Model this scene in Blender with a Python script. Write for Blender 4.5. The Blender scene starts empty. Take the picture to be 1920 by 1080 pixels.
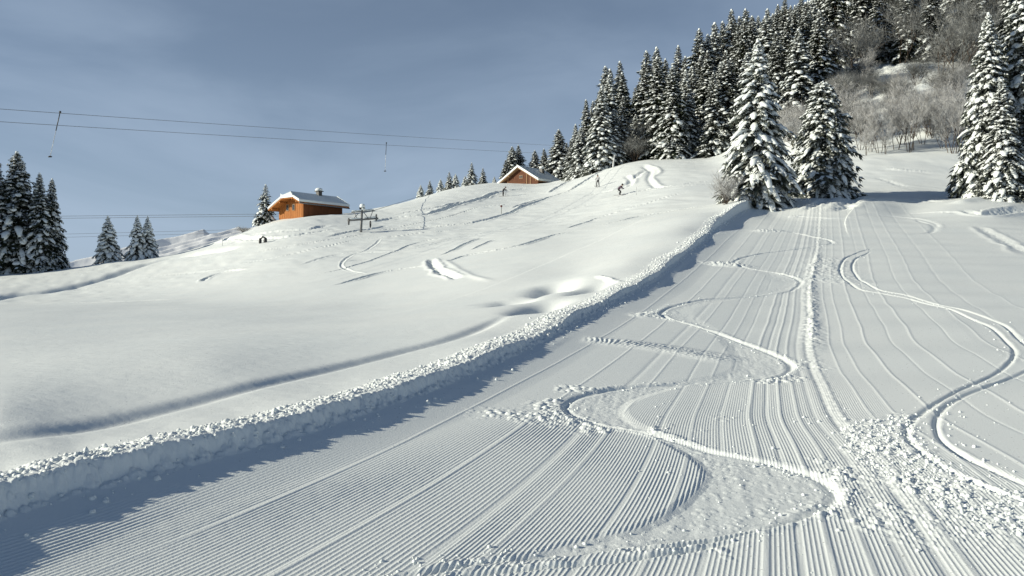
import bpy, bmesh, math, random
import numpy as np
from mathutils import Vector, Matrix
R = math.radians
scene = bpy.context.scene
COL = scene.collection
QUAL = 1.0            # terrain sampling factor

# ------------------------------------------------------------------ camera, sky, sun, exposure
F = 1493.0            # focal length in pixels of the 1920 wide photograph (28 mm)
HOR = 540.0
CAMH = 1.7
cam_d = bpy.data.cameras.new('camera'); cam_d.lens = 28.0; cam_d.sensor_width = 36.0
cam_d.clip_start = 0.05; cam_d.clip_end = 20000
cam = bpy.data.objects.new('camera', cam_d); COL.objects.link(cam)
cam.location = (0, 0, CAMH); cam.rotation_euler = (R(90), 0, 0)
scene.camera = cam

SUN_EL = R(19.0)
SUN_DIR = Vector((-0.98, -0.19, 0)).normalized()      # horizontal direction towards the sun
sd = Vector((SUN_DIR.x * math.cos(SUN_EL), SUN_DIR.y * math.cos(SUN_EL), math.sin(SUN_EL)))
sun_d = bpy.data.lights.new('sun', 'SUN'); sun_d.energy = 5.0; sun_d.angle = R(0.53); sun_d.color = (1.0, 0.935, 0.77)
sun = bpy.data.objects.new('sun', sun_d); COL.objects.link(sun)
sun.rotation_euler = (-sd).to_track_quat('-Z', 'Y').to_euler()

world = bpy.data.worlds.new('World'); scene.world = world; world.use_nodes = True
nt = world.node_tree; nt.nodes.clear()
wo = nt.nodes.new('ShaderNodeOutputWorld'); bg = nt.nodes.new('ShaderNodeBackground')
sky = nt.nodes.new('ShaderNodeTexSky'); sky.sky_type = 'NISHITA'; sky.sun_disc = False
sky.sun_elevation = SUN_EL; sky.sun_rotation = math.atan2(SUN_DIR.x, SUN_DIR.y)
sky.altitude = 1500; sky.air_density = 1.0; sky.dust_density = 0.6; sky.ozone_density = 3.0
tc = nt.nodes.new('ShaderNodeTexCoord'); mp = nt.nodes.new('ShaderNodeMapping')
mp.inputs['Rotation'].default_value = (0, R(-12), R(25)); mp.inputs['Scale'].default_value = (1.3, 1.0, 4.2)
nz = nt.nodes.new('ShaderNodeTexNoise'); nz.inputs['Scale'].default_value = 1.7; nz.inputs['Detail'].default_value = 7
nz.inputs['Roughness'].default_value = 0.52; nz.inputs['Distortion'].default_value = 0.5
cr = nt.nodes.new('ShaderNodeMapRange'); cr.inputs[1].default_value = 0.36; cr.inputs[2].default_value = 0.72
cr.inputs[3].default_value = 0.56; cr.inputs[4].default_value = 1.0; cr.interpolation_type = 'SMOOTHSTEP'
mix = nt.nodes.new('ShaderNodeMix'); mix.data_type = 'RGBA'
mix.inputs['B'].default_value = (6.5, 8.2, 10.5, 1)
L = nt.links.new
L(tc.outputs['Generated'], mp.inputs[0]); L(mp.outputs[0], nz.inputs['Vector']); L(nz.outputs['Fac'], cr.inputs[0])
se = nt.nodes.new('ShaderNodeSeparateXYZ'); ev = nt.nodes.new('ShaderNodeMapRange'); ev.inputs[1].default_value = 0.0; ev.inputs[2].default_value = 0.62; ev.inputs[3].default_value = 1.0; ev.inputs[4].default_value = 0.06
mu_ = nt.nodes.new('ShaderNodeMath'); mu_.operation = 'MULTIPLY'
L(tc.outputs['Generated'], se.inputs[0]); L(se.outputs[2], ev.inputs[0]); L(cr.outputs[0], mu_.inputs[0]); L(ev.outputs[0], mu_.inputs[1]); L(mu_.outputs[0], mix.inputs['Factor']); L(sky.outputs[0], mix.inputs['A'])
L(mix.outputs['Result'], bg.inputs[0]); bg.inputs[1].default_value = 0.055
L(bg.outputs[0], wo.inputs[0])
scene.view_settings.view_transform = 'Standard'; scene.view_settings.look = 'None'
scene.view_settings.gamma = 1; scene.view_settings.use_curve_mapping = False
scene.view_settings.exposure = 0.22
scene.render.engine = 'CYCLES'
scene.cycles.max_bounces = 5; scene.cycles.diffuse_bounces = 3; scene.cycles.glossy_bounces = 2
scene.cycles.transparent_max_bounces = 4; scene.cycles.use_denoising = True

# ------------------------------------------------------------------ small tools
def tag(o, label=None, cat=None, group=None, kind=None):
    if label: o['label'] = label
    if cat: o['category'] = cat
    if group: o['group'] = group
    if kind: o['kind'] = kind
    return o

def link(name, me, parent=None, loc=None):
    o = bpy.data.objects.new(name, me); COL.objects.link(o)
    if parent: o.parent = parent
    if loc: o.location = loc
    return o

def empty(name, loc=(0, 0, 0), rz=0.0, label=None, cat=None, group=None):
    o = bpy.data.objects.new(name, None); COL.objects.link(o)
    o.location = loc; o.rotation_euler = (0, 0, rz); o.empty_display_size = 0.3
    return tag(o, label, cat, group)

def node_mat(name, rough=0.8):
    m = bpy.data.materials.new(name); m.use_nodes = True
    b = m.node_tree.nodes['Principled BSDF']; b.inputs['Roughness'].default_value = rough
    return m, m.node_tree, b

def noise_mat(name, c1, c2, scale=5.0, rough=0.8, bump=0.0, bscale=40.0, stretch=(1, 1, 1), lo=0.35, hi=0.65, spec=0.5, detail=5):
    m, t, b = node_mat(name, rough)
    N = t.nodes; b.inputs['Specular IOR Level'].default_value = spec
    tc = N.new('ShaderNodeTexCoord'); mp = N.new('ShaderNodeMapping'); mp.inputs['Scale'].default_value = stretch
    n = N.new('ShaderNodeTexNoise'); n.inputs['Scale'].default_value = scale; n.inputs['Detail'].default_value = detail
    r = N.new('ShaderNodeValToRGB'); r.color_ramp.elements[0].position = lo; r.color_ramp.elements[1].position = hi
    r.color_ramp.elements[0].color = (*c1, 1); r.color_ramp.elements[1].color = (*c2, 1)
    t.links.new(tc.outputs['Object'], mp.inputs[0]); t.links.new(mp.outputs[0], n.inputs['Vector'])
    t.links.new(n.outputs['Fac'], r.inputs[0]); t.links.new(r.outputs[0], b.inputs['Base Color'])
    if bump:
        n2 = N.new('ShaderNodeTexNoise'); n2.inputs['Scale'].default_value = bscale; n2.inputs['Detail'].default_value = 4
        bp = N.new('ShaderNodeBump'); bp.inputs['Strength'].default_value = 1.0; bp.inputs['Distance'].default_value = bump
        t.links.new(mp.outputs[0], n2.inputs['Vector']); t.links.new(n2.outputs['Fac'], bp.inputs['Height'])
        t.links.new(bp.outputs[0], b.inputs['Normal'])
    return m

def snow_mat(name, bump=0.004, scale=60.0, glint=True):
    m, t, b = node_mat(name, 0.62)
    N = t.nodes; b.inputs['Specular IOR Level'].default_value = 0.25
    tc = N.new('ShaderNodeTexCoord')
    n = N.new('ShaderNodeTexNoise'); n.inputs['Scale'].default_value = 0.35; n.inputs['Detail'].default_value = 6
    r = N.new('ShaderNodeValToRGB'); r.color_ramp.elements[0].position = 0.3; r.color_ramp.elements[1].position = 0.7
    r.color_ramp.elements[0].color = (0.77, 0.82, 0.82, 1); r.color_ramp.elements[1].color = (0.81, 0.85, 0.84, 1)
    n2 = N.new('ShaderNodeTexNoise'); n2.inputs['Scale'].default_value = scale; n2.inputs['Detail'].default_value = 5; n2.inputs['Roughness'].default_value = 0.65
    bp = N.new('ShaderNodeBump'); bp.inputs['Distance'].default_value = bump; bp.inputs['Strength'].default_value = 1.0
    t.links.new(tc.outputs['Object'], n.inputs['Vector']); t.links.new(tc.outputs['Object'], n2.inputs['Vector'])
    t.links.new(n.outputs['Fac'], r.inputs[0]); t.links.new(r.outputs[0], b.inputs['Base Color'])
    t.links.new(n2.outputs['Fac'], bp.inputs['Height']); t.links.new(bp.outputs[0], b.inputs['Normal'])
    if glint:   # ice crystals: sparse cells of a glossy coat, each with a facing of its own
        v = N.new('ShaderNodeTexVoronoi'); v.inputs['Scale'].default_value = 34.0
        sp = N.new('ShaderNodeSeparateColor'); gt = N.new('ShaderNodeMath'); gt.operation = 'GREATER_THAN'; gt.inputs[1].default_value = 0.93
        ls = N.new('ShaderNodeMath'); ls.operation = 'LESS_THAN'; ls.inputs[1].default_value = 0.26
        mu = N.new('ShaderNodeMath'); mu.operation = 'MULTIPLY'
        geo = N.new('ShaderNodeNewGeometry')
        sub = N.new('ShaderNodeVectorMath'); sub.operation = 'SUBTRACT'; sub.inputs[1].default_value = (0.5, 0.5, 0.5)
        sc = N.new('ShaderNodeVectorMath'); sc.operation = 'SCALE'; sc.inputs['Scale'].default_value = 2.6
        add = N.new('ShaderNodeVectorMath'); add.operation = 'ADD'; nm = N.new('ShaderNodeVectorMath'); nm.operation = 'NORMALIZE'
        t.links.new(tc.outputs['Object'], v.inputs['Vector']); t.links.new(v.outputs['Color'], sp.inputs[0])
        t.links.new(sp.outputs[0], gt.inputs[0]); t.links.new(v.outputs['Distance'], ls.inputs[0])
        t.links.new(gt.outputs[0], mu.inputs[0]); t.links.new(ls.outputs[0], mu.inputs[1])
        t.links.new(v.outputs['Color'], sub.inputs[0]); t.links.new(sub.outputs[0], sc.inputs[0])
        t.links.new(sc.outputs[0], add.inputs[0]); t.links.new(geo.outputs['Normal'], add.inputs[1]); t.links.new(add.outputs[0], nm.inputs[0])
        t.links.new(mu.outputs[0], b.inputs['Coat Weight']); t.links.new(nm.outputs[0], b.inputs['Coat Normal'])
        b.inputs['Coat Roughness'].default_value = 0.16
    return m

M_SNOW = snow_mat('snow_ground', 0.0035, 55.0)
M_TSNOW = snow_mat('snow_loose', 0.02, 9.0, glint=False)
M_NEEDLE = noise_mat('needles', (0.016, 0.024, 0.016), (0.062, 0.075, 0.045), 1.1, 0.75, lo=0.3, hi=0.75, spec=0.2)
M_NEEDLE_F = noise_mat('needles_frosted', (0.035, 0.045, 0.034), (0.20, 0.215, 0.19), 2.2, 0.8, lo=0.35, hi=0.8, spec=0.2)
M_BARK = noise_mat('bark', (0.035, 0.026, 0.02), (0.12, 0.095, 0.075), 3, 0.9, 0.02, 14, (1, 1, 0.25), spec=0.2)
M_TWIG = noise_mat('frosted_twigs', (0.085, 0.086, 0.08), (0.42, 0.435, 0.43), 1.3, 0.85, lo=0.35, hi=0.8, spec=0.2)
M_TWIG2 = noise_mat('white_frosted_twigs', (0.20, 0.195, 0.185), (0.74, 0.75, 0.75), 1.6, 0.85, lo=0.35, hi=0.75, spec=0.2)

# ------------------------------------------------------------------ terrain shape
def zp(Y):            # groomed piste, height relative to the camera
    return -1.7 + 0.045 * Y + 0.00144 * Y * Y

CTRL = []
def C(px, *pairs):
    for Y, py in pairs: CTRL.append(((px - 960) / F, math.log(Y), (HOR - py) / F))
def CP(px, *Ys, dz=0.0):
    for Y in Ys: CTRL.append(((px - 960) / F, math.log(Y), (zp(Y) + dz) / Y))

# piste (right of the bank)
for px in (1450, 1700, 1950, 2400): CP(px, 1.5, 3, 5, 8, 13, 20, 30, 43, 56)
CP(1100, 1.5, 3, 5, 8, 12); CP(1260, 1.5, 3, 6, 10, 16, 20); CP(1360, 26, 36, 46)
CP(700, 1.5, 3, 4.5, 5.6); CP(300, 1.5, 3, 3.9); CP(0, 1.5, 3, 3.9); CP(-400, 1.5, 2.6)
CREST_PX = [(-420, 1060), (-200, 972), (0, 910), (150, 872), (300, 836), (450, 803), (620, 760), (800, 705), (960, 645), (1083, 584),
            (1167, 544), (1217, 518), (1265, 482), (1310, 446), (1345, 412), (1385, 384), (1425, 373)]
def raise_at(Y): return 0.25 - 0.06 * min(max((Y - 5) / 6, 0), 1) + 0.009 * max(Y - 14, 0)
def crestY(py):
    e = (HOR - py) / F; Y = 2.0
    while (zp(Y) + raise_at(Y)) / Y < e and Y < 70: Y += 0.02
    return Y
CREST = [((px - 960) / F * crestY(py), crestY(py)) for px, py in CREST_PX]
CREST[-1] = (CREST[-2][0] + 5.5, CREST[-2][1] + 9.0)
for (px, py) in CREST_PX[1:-1]:
    Y = crestY(py)
    CTRL.append(((px - 960) / F, math.log(Y), (zp(Y) + raise_at(Y) / 2) / Y))
    CTRL.append(((px - 960) / F, math.log(Y * 1.12), (zp(Y * 1.1) + raise_at(Y) / 2 - 0.03) / (Y * 1.1)))
# left field
def CZ(px, *pairs):
    for Y, z in pairs: CTRL.append(((px - 960) / F, math.log(Y), z / Y))
C(-700, (6, 850), (12, 690), (25, 606), (50, 570), (90, 545), (140, 530), (200, 560), (400, 700))
CZ(-300, (5.5, -1.26), (8, -1.24), (16, -1.28), (30, -1.32), (60, -1.25)); C(-300, (95, 530), (106, 524), (130, 545), (170, 575), (400, 650))
CZ(0, (7, -1.15), (12, -1.12), (22, -1.11), (40, -1.10), (70, -1.02)); C(0, (90, 526), (99, 514), (106, 514), (120, 528), (160, 560), (250, 600), (500, 660))
CZ(210, (9, -1.09), (16, -1.08), (28, -1.07), (50, -1.0), (75, -0.1)); C(210, (92, 507), (102, 491), (106, 491), (122, 506), (180, 550), (300, 590), (500, 640))
CZ(400, (10, -1.02), (18, -0.98), (30, -0.93), (50, -0.62)); C(400, (72, 515), (90, 476), (104, 459), (111, 454), (118, 456), (150, 485), (300, 560), (500, 620))
C(500, (22, 605), (40, 565), (65, 510), (88, 455), (105, 425), (116, 418), (135, 420), (160, 440), (300, 540))
CZ(600, (14, -0.93), (28, -0.86)); C(600, (50, 532), (80, 460), (105, 412), (118, 402), (135, 404), (165, 425), (300, 500))
C(700, (28, 580), (50, 520), (80, 455), (110, 408), (135, 392), (150, 390), (180, 408), (300, 500))
C(820, (14, 628), (22, 582), (35, 540), (60, 480), (95, 420), (130, 380), (160, 365), (185, 362), (220, 372), (350, 430))
C(960, (16, 596), (24, 556), (36, 510), (60, 455), (95, 408), (130, 376), (160, 354), (185, 344), (210, 343), (250, 362), (400, 430))
C(1030, (150, 352), (172, 345), (190, 342), (210, 344))
C(1080, (22, 548), (32, 515), (55, 450), (90, 398), (125, 360), (150, 340), (175, 332), (200, 331), (260, 340), (400, 400))
C(1180, (28, 498), (45, 448), (75, 398), (110, 350), (135, 318), (150, 307), (175, 300), (210, 290), (280, 290), (400, 330))
C(1280, (42, 436), (60, 400), (90, 352), (120, 318), (140, 302), (160, 292), (200, 262), (260, 240), (400, 240))
C(1350, (57, 396), (75, 373), (100, 335), (125, 308), (150, 286), (200, 230), (260, 190), (400, 170))
C(1420, (60, 378), (68, 370), (85, 345), (110, 305), (130, 270), (160, 220), (200, 170), (260, 120), (400, 80))
C(1520, (58, 382), (66, 370), (80, 345), (95, 310), (115, 255), (135, 210), (165, 150), (200, 95), (260, 40), (400, 0))
C(1650, (58, 382), (68, 364), (80, 333), (95, 292), (106, 262), (120, 215), (140, 155), (165, 100), (200, 45), (260, -10), (400, -60))
C(1780, (58, 381), (68, 364), (80, 330), (92, 296), (104, 258), (120, 205), (140, 140), (165, 85), (200, 25), (260, -40), (400, -80))
C(1920, (58, 381), (70, 355), (85, 315), (100, 265), (120, 200), (150, 115), (200, 0), (260, -60), (400, -110))
C(2300, (58, 375), (75, 320), (100, 250), (150, 90), (250, -80), (400, -140))

CA = np.array(CTRL); SX = 2.2
P = np.stack([CA[:, 0] * SX, CA[:, 1]], 1)
def kern(r2): return 0.5 * r2 * np.log(r2 + 1e-12)
n = len(P)
K = kern(((P[:, None] - P[None]) ** 2).sum(-1)) + np.eye(n) * 2e-4
A = np.zeros((n + 3, n + 3)); A[:n, :n] = K; A[:n, n] = 1; A[:n, n + 1:] = P; A[n, :n] = 1; A[n + 1:, :n] = P.T
Wt = np.linalg.solve(A, np.concatenate([CA[:, 2], [0, 0, 0]]))
def base_e(s, t):
    s = np.asarray(s, float).ravel() * SX; t = np.asarray(t, float).ravel(); out = np.empty(len(s))
    for a in range(0, len(s), 60000):
        b = slice(a, a + 60000)
        d = kern((s[b, None] - P[None, :, 0]) ** 2 + (t[b, None] - P[None, :, 1]) ** 2)
        out[b] = d @ Wt[:n] + Wt[n] + Wt[n + 1] * s[b] + Wt[n + 2] * t[b]
    return out

def catmull(pts, k=8):
    p = np.array(pts, float); p = np.vstack([2 * p[0] - p[1], p, 2 * p[-1] - p[-2]]); out = []
    for i in range(1, len(p) - 2):
        for j in range(k):
            u = j / k; a, b, c, d = p[i - 1], p[i], p[i + 1], p[i + 2]
            out.append(0.5 * (2 * b + (c - a) * u + (2 * a - 5 * b + 4 * c - d) * u * u + (3 * b - a - 3 * c + d) * u ** 3))
    out.append(p[-2]); return np.array(out)

CREST_W = catmull(CREST, 6)
def signed(X, Y, line, maxd):
    """distance to a polyline (positive on its right side), arc length, only for points nearer than maxd."""
    idx = np.nonzero((X > line[:, 0].min() - maxd) & (X < line[:, 0].max() + maxd) & (Y > line[:, 1].min() - maxd) & (Y < line[:, 1].max() + maxd))[0]
    x, y = X[idx], Y[idx]; best = np.full(len(idx), 1e9); sg = np.ones(len(idx)); arc = np.zeros(len(idx)); acc = 0.0
    for (ax, ay), (bx, by) in zip(line[:-1], line[1:]):
        dx, dy = bx - ax, by - ay; l2 = dx * dx + dy * dy + 1e-12; l = math.sqrt(l2)
        m = np.nonzero((x > min(ax, bx) - maxd) & (x < max(ax, bx) + maxd) & (y > min(ay, by) - maxd) & (y < max(ay, by) + maxd))[0]
        if len(m):
            xx, yy = x[m] - ax, y[m] - ay
            u = np.clip((xx * dx + yy * dy) / l2, 0, 1); d2 = (xx - u * dx) ** 2 + (yy - u * dy) ** 2
            k = d2 < best[m]; mk = m[k]
            best[mk] = d2[k]; sg[mk] = np.sign(dy * xx[k] - dx * yy[k]); arc[mk] = acc + u[k] * l
        acc += l
    d = np.sqrt(best); k = d < maxd
    return idx[k], (d * sg)[k], arc[k], acc

def vnoise(x, y, seed=0):
    xi = np.floor(x).astype(np.int64); yi = np.floor(y).astype(np.int64); fx = x - xi; fy = y - yi
    def h(a, b):
        v = (a * 374761393 + b * 668265263 + seed * 1442695041) & 0xFFFFFFFF
        v = ((v ^ (v >> 13)) * 1274126177) & 0xFFFFFFFF
        return ((v ^ (v >> 16)) & 0xFFFF) / 65535.0
    u = fx * fx * fx * (fx * (fx * 6 - 15) + 10); v = fy * fy * fy * (fy * (fy * 6 - 15) + 10)
    return (h(xi, yi) * (1 - u) + h(xi + 1, yi) * u) * (1 - v) + (h(xi, yi + 1) * (1 - u) + h(xi + 1, yi + 1) * u) * v
def fbm(x, y, seed=0, o=3):
    s = 0; a = 1.0; t = 0
    for i in range(o): s = s + a * (vnoise(x * 2 ** i + i * 7.3, y * 2 ** i + i * 3.1, seed + i) - 0.5); t += a; a *= 0.5
    return s / t * 2
def clods(x, y, cell, seed=0, dens=0.7):
    """rounded lumps: highest of the domes of the cells around, each 0..1 high"""
    gx = x / cell; gy = y / cell; xi = np.floor(gx).astype(np.int64); yi = np.floor(gy).astype(np.int64); out = np.zeros(len(x))
    def h(a, b, k):
        v = (a * 374761393 + b * 668265263 + (seed * 31 + k) * 1442695041) & 0xFFFFFFFF
        v = ((v ^ (v >> 13)) * 1274126177) & 0xFFFFFFFF
        return ((v ^ (v >> 16)) & 0xFFFF) / 65535.0
    for a in (-1, 0, 1):
        for b in (-1, 0, 1):
            cx, cy = xi + a, yi + b; r = 0.25 + 0.5 * h(cx, cy, 3)
            d2 = ((cx + h(cx, cy, 1) - gx) ** 2 + (cy + h(cx, cy, 2) - gy) ** 2) / (r * r)
            z = np.sqrt(np.clip(1 - d2, 0, 1)) * r * 1.4 * (h(cx, cy, 4) < dens)
            out = np.maximum(out, z)
    return out
def smooth(a, b, x):
    t = np.clip((x - a) / (b - a), 0, 1); return t * t * (3 - 2 * t)

# where a pixel of the photograph lies on the base terrain
_ts = np.linspace(math.log(2.0), math.log(260), 900)
def at(px, py):
    s = (px - 960) / F; e = base_e(np.full(len(_ts), s), _ts); tgt = (HOR - py) / F
    k = np.nonzero(e >= tgt)[0]
    if len(k) == 0: i = int(np.argmax(e)); Y = math.exp(_ts[i])
    elif k[0] == 0: Y = math.exp(_ts[0])
    else:
        i = k[0]; f = (tgt - e[i - 1]) / (e[i] - e[i - 1]); Y = math.exp(_ts[i - 1] + f * (_ts[i] - _ts[i - 1]))
    return (s * Y, Y)
def trace(pix, k=6): return catmull([at(*p) for p in pix], k)

# ---- along-piste coordinate u (metres across, following the groomer)
R_PX = [(1800, 1075), (1690, 920), (1625, 840), (1565, 775), (1545, 740), (1525, 690), (1511, 640), (1514, 595), (1515, 525), (1528, 470), (1535, 400)]
R_W = np.array([at(*p) for p in R_PX]); R_W[:, 0] = R_W[:, 0]
def interp_s(Y, xs, ys):          # smooth interpolation with linear extrapolation
    ys = np.asarray(ys, float); xs = np.asarray(xs, float)
    fine = catmull(np.stack([xs, ys], 1), 10); out = np.interp(Y, fine[:, 0], fine[:, 1])
    lo = Y < xs[0]; out[lo] = ys[0] + (Y[lo] - xs[0]) * (ys[1] - ys[0]) / (xs[1] - xs[0])
    hi = Y > xs[-1]; out[hi] = ys[-1] + (Y[hi] - xs[-1]) * (ys[-1] - ys[-2]) / (xs[-1] - xs[-2]); return out
CW = np.array(CREST[:-1])
_pf = np.polyfit(np.sqrt(CW[:, 1]), CW[:, 0], 3)
def ucoord(X, Y):
    b = np.polyval(_pf, np.sqrt(Y)); r = interp_s(Y, R_W[:, 1], R_W[:, 0])
    return (X - b) / (r - b) * 4.9

def inside(X, Y, poly):
    poly = np.array(poly); ins = np.zeros(len(X), bool); j = len(poly) - 1
    for i in range(len(poly)):
        xi, yi = poly[i]; xj, yj = poly[j]
        c = ((yi > Y) != (yj > Y)) & (X < (xj - xi) * (Y - yi) / (yj - yi + 1e-12) + xi)
        ins ^= c; j = i
    return ins
def poly_mask(X, Y, pix, soft):
    w = np.array([at(*p) for p in pix]); w = catmull(np.vstack([w, w[:1]]), 4)
    m = np.zeros(len(X)); bb = np.nonzero((X > w[:, 0].min() - soft) & (X < w[:, 0].max() + soft) & (Y > w[:, 1].min() - soft) & (Y < w[:, 1].max() + soft))[0]
    ins = inside(X[bb], Y[bb], w); m[bb[ins]] = 1.0
    i, d, _, _ = signed(X, Y, w, soft); ad = np.abs(d)
    m[i] = np.where(m[i] > 0.5, 0.5 + 0.5 * ad / soft, 0.5 - 0.5 * ad / soft)
    return m

# ---- ski tracks on the groomed piste, traced from top to bottom in the photograph's pixels
S_TRACK = [(1480, 432), (1560, 452), (1500, 465), (1430, 475), (1385, 484), (1378, 493), (1400, 501), (1455, 509), (1495, 520), (1498, 531), (1470, 543),
           (1400, 553), (1320, 561), (1262, 572), (1240, 583), (1250, 593), (1290, 604), (1340, 618), (1400, 636), (1450, 655), (1482, 671), (1470, 687),
           (1430, 698), (1350, 705), (1250, 711), (1150, 720), (1085, 733), (1062, 750), (1078, 767), (1130, 786), (1230, 802), (1330, 826),
           (1440, 848), (1525, 872), (1566, 900), (1550, 925), (1495, 945), (1400, 963), (1250, 984), (1060, 1012), (860, 1042), (700, 1078)]
T1 = [(1635, 465), (1590, 480), (1575, 500), (1582, 520), (1610, 538), (1660, 550), (1710, 560), (1780, 580), (1850, 610), (1890, 640), (1902, 660),
      (1890, 680), (1835, 710), (1785, 732), (1740, 755), (1708, 778), (1700, 800), (1722, 830), (1770, 862), (1840, 895), (1940, 928)]
T2 = [(1632, 472), (1605, 484), (1598, 500), (1612, 522), (1650, 541), (1700, 553), (1780, 575), (1860, 598), (1910, 632), (1948, 664), (1940, 682),
      (1920, 692), (1860, 717), (1810, 735), (1770, 755), (1755, 778), (1762, 808), (1800, 838), (1860, 866), (1940, 900)]
LEG1 = [(1545, 932), (1490, 950), (1400, 970), (1300, 988), (1180, 1002)]
LEG2 = [(1420, 978), (1300, 1000), (1150, 1022), (1000, 1040), (860, 1060)]
T3 = [(1760, 425), (1745, 415), (1700, 408), (1640, 402), (1560, 405), (1480, 400)]
T4 = [(1700, 440), (1740, 436), (1752, 428), (1745, 420), (1720, 413)]
BAND1 = [(1230, 805), (1340, 828), (1440, 850), (1525, 874), (1562, 900), (1545, 925), (1490, 946), (1400, 964), (1250, 985), (1100, 1006), (980, 1024),
         (1000, 1015), (1110, 985), (1200, 962), (1270, 925), (1315, 885), (1322, 862), (1295, 838)]
BAND2 = [(1300, 706), (1150, 721), (1090, 734), (1066, 750), (1082, 766), (1130, 784), (1240, 802), (1215, 792), (1180, 775), (1168, 758), (1185, 742), (1230, 725)]
BAND3 = [(1345, 620), (1400, 636), (1450, 655), (1480, 671), (1468, 686), (1430, 697), (1340, 704), (1250, 709), (1330, 696), (1375, 682), (1382, 668), (1372, 650)]
BAND4 = [(1400, 552), (1320, 562), (1265, 573), (1244, 583), (1255, 594), (1300, 605), (1335, 613), (1300, 595), (1290, 583), (1305, 572)]
BAND5 = [(1420, 504), (1460, 511), (1495, 521), (1497, 531), (1465, 543), (1395, 552), (1440, 540), (1458, 530), (1448, 520)]
FAN = [(1575, 785), (1640, 772), (1700, 765), (1712, 790), (1760, 850), (1850, 890), (1935, 915), (1935, 985), (1840, 965), (1740, 925), (1660, 880), (1590, 830)]

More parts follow.
